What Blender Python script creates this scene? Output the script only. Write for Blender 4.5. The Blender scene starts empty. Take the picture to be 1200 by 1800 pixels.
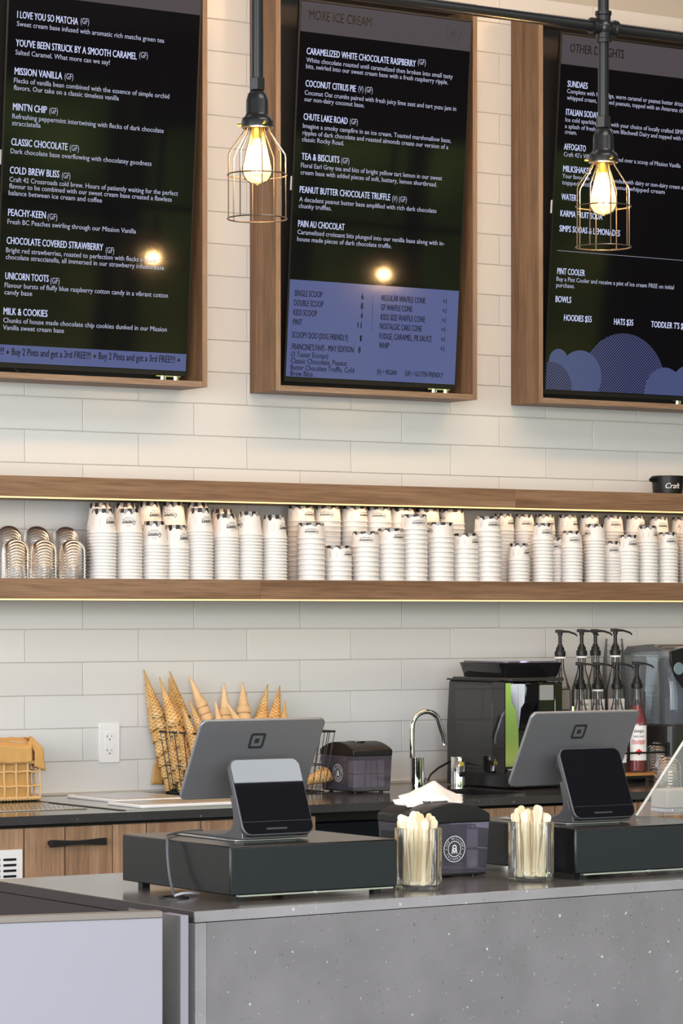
import bpy, math, random
from mathutils import Vector, Matrix
random.seed(7)
C = bpy.context.scene.collection
R = math.radians

# ---------------------------------------------------------------- camera
FOC, YAW, CAMY, CAMZ, HOR = 5499.0, R(33.461), -8.731, 1.487, 1079.5
cam_d = bpy.data.cameras.new('camera'); cam = bpy.data.objects.new('camera', cam_d); C.objects.link(cam)
cam.location = (0, CAMY, CAMZ); cam.rotation_euler = (R(90), 0, -YAW)
cam_d.sensor_width = 36; cam_d.sensor_fit = 'AUTO'; cam_d.lens = FOC * 36 / 1800
cam_d.shift_y = (HOR - 900) / 1800; cam_d.clip_end = 200
bpy.context.scene.camera = cam
CS, SN = math.cos(YAW), math.sin(YAW)

# ---------------------------------------------------------------- exposure, world, big lamps
sc = bpy.context.scene
sc.view_settings.view_transform = 'Standard'; sc.view_settings.look = 'None'
sc.view_settings.gamma = 1; sc.view_settings.use_curve_mapping = False
sc.view_settings.exposure = 0.57
sc.cycles.max_bounces = 10; sc.cycles.transparent_max_bounces = 40; sc.cycles.glossy_bounces = 5
sc.cycles.transmission_bounces = 8; sc.cycles.caustics_reflective = False; sc.cycles.caustics_refractive = False
sc.cycles.sample_clamp_indirect = 4.0

world = bpy.data.worlds.new('world'); sc.world = world; world.use_nodes = True
wn = world.node_tree; wn.nodes.clear()
def N(nt, t, **k):
    n = nt.nodes.new(t)
    for a, b in k.items(): setattr(n, a, b)
    return n
tc = N(wn, 'ShaderNodeTexCoord'); sx = N(wn, 'ShaderNodeSeparateXYZ'); no = N(wn, 'ShaderNodeTexNoise')
no.inputs['Scale'].default_value = 26; no.inputs['Detail'].default_value = 8
ad = N(wn, 'ShaderNodeMath', operation='MULTIPLY_ADD'); ad.inputs[1].default_value = 0.22; 
sb = N(wn, 'ShaderNodeMath', operation='ADD')
rp = N(wn, 'ShaderNodeValToRGB'); e = rp.color_ramp.elements
e[0].position = 0.0; e[0].color = (.30, .29, .22, 1); e[1].position = 1.0; e[1].color = (.62, .74, .95, 1)
for p_, c_ in ((.40, (.33, .32, .09, 1)), (.455, (.24, .26, .06, 1)), (.49, (.05, .08, .02, 1)), (.52, (.16, .25, .05, 1)), (.54, (.34, .46, .12, 1)), (.56, (.95, .98, 1, 1)), (.7, (.8, .9, 1, 1))):
    q = e.new(p_); q.color = c_
bg = N(wn, 'ShaderNodeBackground'); ow = N(wn, 'ShaderNodeOutputWorld')
wn.links.new(tc.outputs['Generated'], sx.inputs[0]); wn.links.new(tc.outputs['Generated'], no.inputs['Vector'])
wn.links.new(no.outputs['Fac'], ad.inputs[0]); ad.inputs[2].default_value = -0.11
mz = N(wn, 'ShaderNodeMath', operation='MULTIPLY_ADD'); mz.inputs[1].default_value = 0.5; mz.inputs[2].default_value = 0.5
wn.links.new(sx.outputs['Z'], mz.inputs[0]); wn.links.new(mz.outputs[0], sb.inputs[0]); wn.links.new(ad.outputs[0], sb.inputs[1])
wn.links.new(sb.outputs[0], rp.inputs[0]); wn.links.new(rp.outputs[0], bg.inputs[0]); bg.inputs[1].default_value = 2.0
wn.links.new(bg.outputs[0], ow.inputs[0])

def area(name, loc, rot, sx_, sy_, power, col):
    l = bpy.data.lights.new(name, 'AREA'); l.shape = 'RECTANGLE'; l.size = sx_; l.size_y = sy_
    l.energy = power; l.color = col
    o = bpy.data.objects.new(name, l); C.objects.link(o); o.location = loc; o.rotation_euler = rot
    return o
# daylight coming in through the shop front (behind and to the left of the viewer)
area('window_daylight', (-1.2, -11.6, 2.0), (R(90), 0, 0), 6.5, 3.4, 530, (.89, .925, 1))
area('window_daylight_side', (-3.8, -6.0, 2.0), (R(90), 0, R(-90)), 6.0, 3.2, 340, (.92, .94, 1))
# ceiling lamps of the shop
area('ceiling_lamp_wash', (5.6, -1.5, 3.87), (R(28), 0, 0), 4.0, .4, 46, (1, .60, .32))
area('ceiling_lamp_aisle', (5.2, -2.4, 3.87), (R(15), 0, 0), 5.0, .8, 22, (1, 1, 1))
area('ceiling_lamp_front', (3.9, -5.0, 3.87), (0, 0, 0), 1.6, .9, 30, (1, .97, .93))
area('ceiling_lamp_panel', (5.90, -6.00, 3.87), (0, 0, 0), 1.2, .66, 13, (.90, .95, 1))

# ---------------------------------------------------------------- pixel -> point helpers (measured from the photograph)
def onY(px, py, Y=0.0):
    u = (px - 600) / FOC; q = Y - CAMY
    X = (SN * q + u * CS * q) / (CS - u * SN); d = SN * X + CS * q
    return Vector((X, Y, CAMZ - (py - HOR) * d / FOC))
def onZ(px, py, Z):
    d = (CAMZ - Z) * FOC / (py - HOR); r = (px - 600) / FOC * d
    return Vector((CS * r + SN * d, -SN * r + CS * d + CAMY, Z))

# ---------------------------------------------------------------- materials
def mat(name, col=(.8, .8, .8), rough=.5, metal=0.0, spec=.5, emit=None, es=1.0, coat=0.0, alpha=1.0, trans=0.0, ior=1.45):
    m = bpy.data.materials.new(name); m.use_nodes = True
    b = m.node_tree.nodes['Principled BSDF']
    b.inputs['Base Color'].default_value = (*col, 1); b.inputs['Roughness'].default_value = rough
    b.inputs['Metallic'].default_value = metal; b.inputs['Specular IOR Level'].default_value = spec
    b.inputs['Coat Weight'].default_value = coat; b.inputs['Alpha'].default_value = alpha
    b.inputs['Transmission Weight'].default_value = trans; b.inputs['IOR'].default_value = ior
    if emit: b.inputs['Emission Color'].default_value = (*emit, 1); b.inputs['Emission Strength'].default_value = es
    return m
def s2l(r, g=None, b=None):
    f = lambda c: (c / 255 / 12.92) if c / 255 <= .04045 else ((c / 255 + .055) / 1.055) ** 2.4
    return (f(r), f(g), f(b))
def nodes(m): return m.node_tree, m.node_tree.nodes['Principled BSDF']
def ramp(nt, stops):
    r = nt.nodes.new('ShaderNodeValToRGB'); el = r.color_ramp.elements
    while len(el) > 1: el.remove(el[-1])
    el[0].position = stops[0][0]; el[0].color = (*stops[0][1], 1)
    for p, c in stops[1:]:
        q = el.new(p); q.color = (*c, 1)
    return r
def wood(name, c1, c2, c3, axis=0, scale=1.0, rough=.5):
    m = mat(name, c2, rough); nt, b = nodes(m)
    t = N(nt, 'ShaderNodeTexCoord'); oi = N(nt, 'ShaderNodeObjectInfo'); mp = N(nt, 'ShaderNodeMapping')
    sc_ = [14, 14, 14]; sc_[axis] = .7
    mp.inputs['Scale'].default_value = [x * scale for x in sc_]
    nt.links.new(t.outputs['Object'], mp.inputs[0])
    n1 = N(nt, 'ShaderNodeTexNoise', noise_dimensions='4D'); n1.inputs['Scale'].default_value = 1.6; n1.inputs['Detail'].default_value = 5; n1.inputs['Distortion'].default_value = .5
    mw = N(nt, 'ShaderNodeMath', operation='MULTIPLY'); mw.inputs[1].default_value = 40
    nt.links.new(oi.outputs['Random'], mw.inputs[0]); nt.links.new(mw.outputs[0], n1.inputs['W'])
    nt.links.new(mp.outputs[0], n1.inputs['Vector'])
    n2 = N(nt, 'ShaderNodeTexNoise'); n2.inputs['Scale'].default_value = 11; n2.inputs['Detail'].default_value = 3
    nt.links.new(mp.outputs[0], n2.inputs['Vector'])
    r1 = ramp(nt, [(.28, c1), (.5, c2), (.72, c3)]); nt.links.new(n1.outputs['Fac'], r1.inputs[0])
    r2 = ramp(nt, [(.35, (.62, .62, .62)), (.6, (1, 1, 1))]); nt.links.new(n2.outputs['Fac'], r2.inputs[0])
    mx = N(nt, 'ShaderNodeMix', data_type='RGBA', blend_type='MULTIPLY'); mx.inputs[0].default_value = .75
    nt.links.new(r1.outputs[0], mx.inputs[6]); nt.links.new(r2.outputs[0], mx.inputs[7])
    nt.links.new(mx.outputs[2], b.inputs['Base Color'])
    return m
def speckle(name, base, rough, amt=1.0):
    m = mat(name, base, rough); nt, b = nodes(m)
    t = N(nt, 'ShaderNodeTexCoord')
    n0 = N(nt, 'ShaderNodeTexNoise'); n0.inputs['Scale'].default_value = 7; n0.inputs['Detail'].default_value = 5
    nt.links.new(t.outputs['Object'], n0.inputs['Vector'])
    r0 = ramp(nt, [(.3, tuple(c * .88 for c in base)), (.7, tuple(min(1, c * 1.12) for c in base))]); nt.links.new(n0.outputs['Fac'], r0.inputs[0])
    cur = r0.outputs[0]
    for scale, thr, soft, col, rnd in ((34, .10, .03, (.62, .60, .60), .55), (75, .13, .04, (.55, .53, .53), .6), (95, .14, .04, (.035, .032, .033), .6), (17, .055, .02, (.7, .68, .68), .5)):
        nz = N(nt, 'ShaderNodeTexNoise'); nz.inputs['Scale'].default_value = scale * 1.3; nz.inputs['Detail'].default_value = 2
        nt.links.new(t.outputs['Object'], nz.inputs['Vector'])
        mxv = N(nt, 'ShaderNodeMix', data_type='VECTOR'); mxv.inputs[0].default_value = .018
        nt.links.new(t.outputs['Object'], mxv.inputs[4]); nt.links.new(nz.outputs['Color'], mxv.inputs[5])
        v = N(nt, 'ShaderNodeTexVoronoi'); v.inputs['Scale'].default_value = scale
        nt.links.new(mxv.outputs[1], v.inputs['Vector'])
        rr = N(nt, 'ShaderNodeMapRange'); rr.inputs['From Min'].default_value = thr; rr.inputs['From Max'].default_value = thr - soft
        nt.links.new(v.outputs['Distance'], rr.inputs['Value'])
        sp = N(nt, 'ShaderNodeSeparateColor'); nt.links.new(v.outputs['Color'], sp.inputs[0])
        g = N(nt, 'ShaderNodeMath', operation='GREATER_THAN'); g.inputs[1].default_value = rnd; nt.links.new(sp.outputs[0], g.inputs[0])
        mu = N(nt, 'ShaderNodeMath', operation='MULTIPLY'); nt.links.new(rr.outputs[0], mu.inputs[0]); nt.links.new(g.outputs[0], mu.inputs[1])
        mu2 = N(nt, 'ShaderNodeMath', operation='MULTIPLY'); mu2.inputs[1].default_value = .8 * amt; nt.links.new(mu.outputs[0], mu2.inputs[0])
        mx = N(nt, 'ShaderNodeMix', data_type='RGBA'); nt.links.new(mu2.outputs[0], mx.inputs[0])
        nt.links.new(cur, mx.inputs[6]); mx.inputs[7].default_value = (*col, 1); cur = mx.outputs[2]
    nt.links.new(cur, b.inputs['Base Color'])
    return m
def glassy(name, tint=(1, 1, 1), rough=.03, dens=.12, fres=1.35, gloss=(1, 1, 1)):
    """thin clear plastic or glass: see-through with a fresnel sheen"""
    m = bpy.data.materials.new(name); m.use_nodes = True; nt = m.node_tree; nt.nodes.clear()
    o = N(nt, 'ShaderNodeOutputMaterial'); tr = N(nt, 'ShaderNodeBsdfTransparent'); gl = N(nt, 'ShaderNodeBsdfGlossy')
    df = N(nt, 'ShaderNodeBsdfDiffuse'); tr.inputs[0].default_value = (*tint, 1); gl.inputs['Roughness'].default_value = rough; gl.inputs[0].default_value = (*gloss, 1)
    df.inputs[0].default_value = (*tint, 1)
    fr = N(nt, 'ShaderNodeFresnel'); fr.inputs[0].default_value = fres
    m1 = N(nt, 'ShaderNodeMixShader'); m1.inputs[0].default_value = dens
    nt.links.new(tr.outputs[0], m1.inputs[1]); nt.links.new(df.outputs[0], m1.inputs[2])
    m2 = N(nt, 'ShaderNodeMixShader'); nt.links.new(fr.outputs[0], m2.inputs[0])
    nt.links.new(m1.outputs[0], m2.inputs[1]); nt.links.new(gl.outputs[0], m2.inputs[2]); nt.links.new(m2.outputs[0], o.inputs[0])
    return m

M = {}
M['tile'] = mat('glazed_tile', s2l(222, 220, 215), .18)
nt, b = nodes(M['tile']); t = N(nt, 'ShaderNodeTexCoord'); nz = N(nt, 'ShaderNodeTexNoise'); nz.inputs['Scale'].default_value = 14
oi = N(nt, 'ShaderNodeObjectInfo'); bp = N(nt, 'ShaderNodeBump'); bp.inputs['Strength'].default_value = .25; bp.inputs['Distance'].default_value = .002
nt.links.new(t.outputs['Object'], nz.inputs['Vector']); nt.links.new(nz.outputs['Fac'], bp.inputs['Height']); nt.links.new(bp.outputs[0], b.inputs['Normal'])
rr = ramp(nt, [(0, s2l(218, 219, 220)), (1, s2l(223, 224, 224))]); nt.links.new(oi.outputs['Random'], rr.inputs[0]); nt.links.new(rr.outputs[0], b.inputs['Base Color'])
M['grout'] = mat('grout', s2l(190, 186, 178), .9)
M['plaster'] = mat('plaster', s2l(225, 222, 216), .9)
M['dark_wall'] = mat('dark_painted_wall', (.03, .03, .032), .8)
M['ceiling'] = mat('ceiling_paint', s2l(118, 116, 114), .9)
M['floor'] = mat('concrete_floor', (.16, .15, .14), .5)
M['walnut'] = wood('walnut_board', s2l(112, 84, 62), s2l(139, 108, 84), s2l(158, 128, 103), 0)
M['walnut_v'] = wood('walnut_board_upright', s2l(104, 76, 53), s2l(130, 99, 72), s2l(150, 118, 89), 2)
M['walnut_edge'] = wood('walnut_edge', s2l(138, 113, 92), s2l(154, 129, 108), s2l(170, 146, 124), 0, 1.5)
M['walnut_edge_v'] = wood('walnut_edge_upright', s2l(138, 113, 92), s2l(154, 129, 108), s2l(170, 146, 124), 2, 1.5)
M['cabinet'] = wood('cabinet_walnut', s2l(146, 110, 82), s2l(172, 136, 106), s2l(192, 156, 124), 2, 1.3)
M['groove'] = mat('wood_groove', s2l(92, 66, 46), .7)
M['stone'] = speckle('grey_quartz', s2l(126, 122, 124), .34)
M['stone_top'] = speckle('grey_quartz_polished', s2l(100, 96, 95), .15, .5)
M['dark_stone'] = speckle('charcoal_quartz', s2l(64, 63, 64), .12, .35)
M['dark_panel'] = mat('dark_panel', s2l(62, 55, 53), .6)
M['pale_panel'] = mat('brushed_pale_steel', s2l(149, 147, 156), .45, .1)
M['black'] = mat('black_plastic', (.008, .008, .009), .42)
M['black_gloss'] = mat('glossy_black_plastic', (.008, .008, .009), .08, coat=.3)
M['black_metal'] = mat('black_pipe_metal', (.011, .011, .0125), .30, .0)
M['drawer_case'] = mat('black_case_coat', s2l(14, 15, 17), .24)
M['stone_edge'] = speckle('grey_quartz_edge', s2l(150, 146, 148), .34)
M['drawer'] = mat('black_powder_coat', s2l(27, 31, 35), .42)
M['chrome'] = mat('chrome', (.86, .86, .87), .05, 1)
M['steel'] = mat('brushed_steel', (.62, .61, .60), .28, 1)
M['alu'] = mat('space_grey_aluminium', s2l(104, 103, 106), .42, .75)
M['alu_light'] = mat('light_aluminium', (.75, .75, .77), .3, 1)
M['white'] = mat('white_plastic', (.86, .86, .87), .35)
M['paper_cup'] = mat('white_paper_cup', (.80, .79, .78), .38)
M['ink'] = mat('black_ink', (.02, .02, .022), .6)
M['white_ink'] = mat('white_ink', (.85, .85, .86), .6)
M['kraft'] = mat('kraft_paper', s2l(206, 162, 98), .75)
M['wicker'] = mat('wicker', s2l(222, 184, 128), .6)
M['napkin'] = mat('white_napkin_paper', s2l(236, 228, 222), .9)
M['birch'] = mat('birch_stick', s2l(240, 222, 186), .6); nt, b = nodes(M['birch']); oi = N(nt, 'ShaderNodeObjectInfo')
rr = ramp(nt, [(0, s2l(214, 186, 140)), (.45, s2l(238, 218, 180)), (1, s2l(246, 232, 204))]); nt.links.new(oi.outputs['Random'], rr.inputs[0]); nt.links.new(rr.outputs[0], b.inputs['Base Color'])
M['screen_black'] = mat('screen_glass_black', (.004, .004, .006), .05, coat=0, spec=.38)
M['red_syrup'] = mat('red_syrup', (.28, .008, .02), .1)
M['oak'] = mat('oak_strip', s2l(190, 135, 75), .5)
M['glass'] = glassy('clear_plastic', (.975, .975, .975), .16, .04, 1.28)
M['bottle_glass'] = glassy('clear_bottle_plastic', (.93, .93, .93), .04, .05)
M['smoke'] = glassy('smoked_plastic', s2l(168, 162, 178), .06, .16)
M['guard'] = glassy('clear_acrylic', (.97, .97, .98), .05, .10)
M['guard_edge'] = mat('frosted_acrylic_edge', (.8, .78, .74), .4, alpha=.75)
M['blue_smoke'] = glassy('blue_tinted_plastic', s2l(214, 224, 232), .05, .12)
M['led'] = mat('warm_led_strip', (1, .8, .4), .4, emit=(1.0, .58, .18), es=.95)
M['filament'] = mat('glowing_filament', (1, .9, .7), .4, emit=(1.0, .72, .38), es=22)
M['amber_glass'] = glassy('amber_bulb_glass', (1.0, .88, .66), .03, .05, 1.08)
M['brass'] = mat('brass', (.75, .52, .12), .3, 1)

# drip print on the base end of the upturned paper cups (object space, base end is up)
def cup_mat(name, h, drip, seed):
    m = mat(name, (.80, .79, .78), .34); nt, b = nodes(m)
    t = N(nt, 'ShaderNodeTexCoord'); s = N(nt, 'ShaderNodeSeparateXYZ'); nt.links.new(t.outputs['Object'], s.inputs[0])
    at = N(nt, 'ShaderNodeMath', operation='ARCTAN2'); nt.links.new(s.outputs['Y'], at.inputs[0]); nt.links.new(s.outputs['X'], at.inputs[1])
    sa = N(nt, 'ShaderNodeMath', operation='SINE'); m7 = N(nt, 'ShaderNodeMath', operation='MULTIPLY'); m7.inputs[1].default_value = 11
    nt.links.new(at.outputs[0], m7.inputs[0]); nt.links.new(m7.outputs[0], sa.inputs[0])
    sb_ = N(nt, 'ShaderNodeMath', operation='SINE'); m8 = N(nt, 'ShaderNodeMath', operation='MULTIPLY_ADD'); m8.inputs[1].default_value = 7; m8.inputs[2].default_value = seed
    nt.links.new(at.outputs[0], m8.inputs[0]); nt.links.new(m8.outputs[0], sb_.inputs[0])
    a1 = N(nt, 'ShaderNodeMath', operation='MULTIPLY_ADD'); a1.inputs[1].default_value = drip * .22; a1.inputs[2].default_value = h - drip
    nt.links.new(sa.outputs[0], a1.inputs[0])
    a2 = N(nt, 'ShaderNodeMath', operation='MULTIPLY_ADD'); a2.inputs[1].default_value = drip * .25; nt.links.new(sb_.outputs[0], a2.inputs[0]); nt.links.new(a1.outputs[0], a2.inputs[2])
    gt = N(nt, 'ShaderNodeMath', operation='GREATER_THAN'); nt.links.new(s.outputs['Z'], gt.inputs[0]); nt.links.new(a2.outputs[0], gt.inputs[1])
    # alternating black / grey blobs
    s3 = N(nt, 'ShaderNodeMath', operation='SINE'); m9 = N(nt, 'ShaderNodeMath', operation='MULTIPLY_ADD'); m9.inputs[1].default_value = 8; m9.inputs[2].default_value = seed * 2
    nt.links.new(at.outputs[0], m9.inputs[0]); nt.links.new(m9.outputs[0], s3.inputs[0])
    g2 = N(nt, 'ShaderNodeMath', operation='GREATER_THAN'); g2.inputs[1].default_value = -.1; nt.links.new(s3.outputs[0], g2.inputs[0])
    c = N(nt, 'ShaderNodeMix', data_type='RGBA'); nt.links.new(g2.outputs[0], c.inputs[0]); c.inputs[6].default_value = (.36, .35, .35, 1); c.inputs[7].default_value = (.02, .018, .018, 1)
    mx = N(nt, 'ShaderNodeMix', data_type='RGBA'); nt.links.new(gt.outputs[0], mx.inputs[0]); mx.inputs[6].default_value = (.80, .79, .78, 1)
    nt.links.new(c.outputs[2], mx.inputs[7]); nt.links.new(mx.outputs[2], b.inputs['Base Color'])
    return m
def cone_mat(name, base, dark, light, freq=(1, 1), amt=1.0):
    m = mat(name, base, .65); nt, b = nodes(m)
    uv = N(nt, 'ShaderNodeTexCoord'); s = N(nt, 'ShaderNodeSeparateXYZ'); nt.links.new(uv.outputs['UV'], s.inputs[0])
    outs = []
    for sg in (1, -1):
        a = N(nt, 'ShaderNodeMath', operation='MULTIPLY'); a.inputs[1].default_value = 5 * freq[0] * sg * 2 * math.pi
        c_ = N(nt, 'ShaderNodeMath', operation='MULTIPLY_ADD'); c_.inputs[1].default_value = 13 * freq[1] * 2 * math.pi
        nt.links.new(s.outputs['X'], a.inputs[0]); nt.links.new(s.outputs['Y'], c_.inputs[0]); nt.links.new(a.outputs[0], c_.inputs[2])
        si = N(nt, 'ShaderNodeMath', operation='COSINE'); nt.links.new(c_.outputs[0], si.inputs[0]); outs.append(si)
    mxm = N(nt, 'ShaderNodeMath', operation='MAXIMUM'); nt.links.new(outs[0].outputs[0], mxm.inputs[0]); nt.links.new(outs[1].outputs[0], mxm.inputs[1])
    n = N(nt, 'ShaderNodeTexNoise'); n.inputs['Scale'].default_value = 30; nt.links.new(uv.outputs['Object'], n.inputs['Vector'])
    r1 = ramp(nt, [(.3, dark), (.55, base), (.75, light)]); nt.links.new(n.outputs['Fac'], r1.inputs[0])
    r2 = ramp(nt, [(.45, (.80, .72, .60)), (.9, (1.12, 1.12, 1.12))]); nt.links.new(mxm.outputs[0], r2.inputs[0])
    mx = N(nt, 'ShaderNodeMix', data_type='RGBA', blend_type='MULTIPLY'); mx.inputs[0].default_value = amt
    nt.links.new(r1.outputs[0], mx.inputs[6]); nt.links.new(r2.outputs[0], mx.inputs[7]); nt.links.new(mx.outputs[2], b.inputs['Base Color'])
    bp = N(nt, 'ShaderNodeBump'); bp.inputs['Strength'].default_value = .8 * amt; bp.inputs['Distance'].default_value = .002
    nt.links.new(mxm.outputs[0], bp.inputs['Height']); nt.links.new(bp.outputs[0], b.inputs['Normal'])
    return m
M['waffle'] = cone_mat('waffle_cone', s2l(234, 194, 134), s2l(214, 166, 102), s2l(244, 214, 162))
M['sugar'] = cone_mat('smooth_cone', s2l(234, 198, 150), s2l(226, 186, 136), s2l(240, 208, 164), (1, 1), .12)

# ---------------------------------------------------------------- mesh builder
class MB:
    def __init__(s): s.v = []; s.f = []; s.mi = []; s.uv = {}
    def add(s, vs, fs, mi=0):
        o = len(s.v); s.v += [tuple(v) for v in vs]
        for f in fs: s.f.append(tuple(i + o for i in f)); s.mi.append(mi)
        return s
    def box(s, x0, x1, y0, y1, z0, z1, mi=0):
        vs = [(x, y, z) for x in (x0, x1) for y in (y0, y1) for z in (z0, z1)]
        return s.add(vs, [(0, 1, 3, 2), (4, 6, 7, 5), (0, 4, 5, 1), (2, 3, 7, 6), (0, 2, 6, 4), (1, 5, 7, 3)], mi)
    def lathe(s, prof, seg=24, c=(0, 0, 0), mi=0, axis=None, ang=None, uv=False):
        """prof: (r, z) list; axis: matrix to orient"""
        o = len(s.v); vs = []
        for r, z in prof:
            for k in range(seg):
                a = 2 * math.pi * k / seg; p = Vector((r * math.cos(a), r * math.sin(a), z))
                if axis: p = axis @ p
                vs.append(p + Vector(c))
        fs = []
        for i in range(len(prof) - 1):
            for k in range(seg):
                k2 = (k + 1) % seg; fs.append((i * seg + k, i * seg + k2, (i + 1) * seg + k2, (i + 1) * seg + k))
                if uv: s.uv[len(s.f) + len(fs) - 1] = [(k / seg, i / (len(prof) - 1)), ((k + 1) / seg, i / (len(prof) - 1)), ((k + 1) / seg, (i + 1) / (len(prof) - 1)), (k / seg, (i + 1) / (len(prof) - 1))]
        return s.add(vs, fs, mi)
    def tube(s, pts, r, seg=8, mi=0, closed=False, cap=True):
        pts = [Vector(p) for p in pts]; n = len(pts); rs = r if isinstance(r, (list, tuple)) else [r] * n
        up = None; vs = []
        for i, p in enumerate(pts):
            a = pts[(i - 1) % n] if (closed or i > 0) else p; b_ = pts[(i + 1) % n] if (closed or i < n - 1) else p
            t_ = (b_ - a).normalized()
            if up is None:
                up = t_.orthogonal().normalized()
            up = (up - t_ * up.dot(t_))
            if up.length < 1e-5: up = t_.orthogonal()
            up.normalize(); w = t_.cross(up)
            for k in range(seg):
                an = 2 * math.pi * k / seg; vs.append(p + (up * math.cos(an) + w * math.sin(an)) * rs[i])
        fs = []
        m_ = n if closed else n - 1
        for i in range(m_):
            j = (i + 1) % n
            for k in range(seg):
                k2 = (k + 1) % seg; fs.append((i * seg + k, i * seg + k2, j * seg + k2, j * seg + k))
        if not closed and cap: fs.append(tuple(range(seg))[::-1]); fs.append(tuple((n - 1) * seg + k for k in range(seg)))
        return s.add(vs, fs, mi)
    def prism(s, poly, lo, hi, plane='yz', mi=0):
        """extrude 2D polygon; plane 'yz' along x, 'xz' along y, 'xy' along z"""
        def P(a, b_, c_):
            return {'yz': (c_, a, b_), 'xz': (a, c_, b_), 'xy': (a, b_, c_)}[plane]
        n = len(poly); vs = [P(a, b_, lo) for a, b_ in poly] + [P(a, b_, hi) for a, b_ in poly]
        fs = [tuple(range(n))[::-1], tuple(range(n, 2 * n))] + [(i, (i + 1) % n, n + (i + 1) % n, n + i) for i in range(n)]
        return s.add(vs, fs, mi)
    def build(s, name, ms, parent=None, loc=(0, 0, 0), bevel=0, seg=2, smooth=True, ang=38):
        me = bpy.data.meshes.new(name); me.from_pydata(s.v, [], s.f)
        ms = ms if isinstance(ms, (list, tuple)) else [ms]
        for m_ in ms: me.materials.append(M[m_] if isinstance(m_, str) else m_)
        if any(s.mi): me.polygons.foreach_set('material_index', s.mi)
        if s.uv:
            ul = me.uv_layers.new(name='UVMap')
            for fi, uvs in s.uv.items():
                p = me.polygons[fi]
                for li, q in zip(p.loop_indices, uvs): ul.data[li].uv = q
        me.validate(); me.update()
        import bmesh
        bm = bmesh.new(); bm.from_mesh(me); bmesh.ops.recalc_face_normals(bm, faces=bm.faces); bm.to_mesh(me); bm.free()
        if smooth:
            me.polygons.foreach_set('use_smooth', [True] * len(me.polygons)); me.set_sharp_from_angle(angle=R(ang))
        o = bpy.data.objects.new(name, me); C.objects.link(o); o.location = loc
        if parent: o.parent = parent
        if bevel:
            b_ = o.modifiers.new('bevel', 'BEVEL'); b_.width = bevel; b_.segments = seg; b_.limit_method = 'ANGLE'; b_.angle_limit = R(40); b_.harden_normals = False
        return o
def tag(o, label=None, cat=None, group=None, kind=None):
    if label: o['label'] = label
    if cat: o['category'] = cat
    if group: o['group'] = group
    if kind: o['kind'] = kind
    return o
def thing(name, label, cat, loc=(0, 0, 0), rz=0, group=None):
    o = bpy.data.objects.new(name, None); C.objects.link(o); o.location = loc; o.rotation_euler = (0, 0, rz)
    o.empty_display_size = .05
    return tag(o, label, cat, group)
def copy_tree(o, parent=None):
    c = o.copy(); C.objects.link(c); c.parent = parent
    for ch in list(o.children): copy_tree(ch, c)
    return c
def struct(name, mb, m, **k): return tag(mb.build(name, m, **k), kind='structure')
def arc(c, r, a0, a1, n, plane='xz', y=0):
    out = []
    for i in range(n + 1):
        a = a0 + (a1 - a0) * i / n
        out.append((c[0] + r * math.cos(a), y, c[1] + r * math.sin(a)) if plane == 'xz' else (c[0] + r * math.cos(a), c[1] + r * math.sin(a), y))
    return out
def rrect(x0, x1, z0, z1, r, n=5):
    out = []
    for cx, cz, a in ((x1 - r, z0 + r, -90), (x1 - r, z1 - r, 0), (x0 + r, z1 - r, 90), (x0 + r, z0 + r, 180)):
        for i in range(n + 1):
            t_ = R(a + 90 * i / n); out.append((cx + r * math.cos(t_), cz + r * math.sin(t_)))
    return out

# ---------------------------------------------------------------- lettering
_tc = {}
def glyphs(txt, bold=0.0, shear=0.0):
    k = (txt, bold, shear)
    if k in _tc: return _tc[k]
    cu = bpy.data.curves.new('t', 'FONT'); cu.body = txt; cu.size = 1; cu.shear = shear; cu.resolution_u = 2
    ob = bpy.data.objects.new('t', cu); me = ob.to_mesh()
    vs = [(v.co.x, v.co.y) for v in me.vertices]; fs = [tuple(p.vertices) for p in me.polygons]
    if bold:                                    # heavier strokes: the outline drawn again a little to the side
        n = len(vs); o_ = list(vs); f_ = list(fs)
        for i, s_ in enumerate((bold, bold * 2)):
            vs = vs + [(x + s_, y) for x, y in o_]; fs = fs + [tuple(k_ + n * (i + 1) for k_ in f) for f in f_]
    ob.to_mesh_clear(); bpy.data.objects.remove(ob); bpy.data.curves.remove(cu)
    x0 = min(v[0] for v in vs); x1 = max(v[0] for v in vs)
    _tc[k] = ([((x - x0), y) for x, y in vs], fs, x1 - x0)
    return _tc[k]
CAPH = max(y for x, y in glyphs('H')[0])
def put_text(mb, txt, cap, width=None, place=None, bold=0.0, mi=0, shear=0.0, xs=None, align='l'):
    """place(u, v) -> point; cap = cap height"""
    vs, fs, w = glyphs(txt, bold, shear); ky = cap / CAPH; kx = width / w if width else ky * (xs or 1)
    off = 0 if align == 'l' else (-w * kx / 2 if align == 'c' else -w * kx)
    mb.add([place(x * kx + off, y * ky) for x, y in vs], fs, mi)
def ring(mb, place, cx, cy, r0, r1, seg=40, mi=0, a0=0, a1=2 * math.pi):
    vs = []; fs = []
    for i in range(seg + 1):
        a = a0 + (a1 - a0) * i / seg
        vs += [place(cx + r0 * math.cos(a), cy + r0 * math.sin(a)), place(cx + r1 * math.cos(a), cy + r1 * math.sin(a))]
    for i in range(seg): fs.append((2 * i, 2 * i + 1, 2 * i + 3, 2 * i + 2))
    mb.add(vs, fs, mi)
def stroke(mb, place, pts, w, mi=0):
    for (x0, y0), (x1, y1) in zip(pts, pts[1:]):
        dx, dy = x1 - x0, y1 - y0; L = math.hypot(dx, dy) or 1; nx, ny = -dy / L * w / 2, dx / L * w / 2
        mb.add([place(x0 + nx, y0 + ny), place(x0 - nx, y0 - ny), place(x1 - nx, y1 - ny), place(x1 + nx, y1 + ny)], [(0, 1, 2, 3)], mi)
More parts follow.
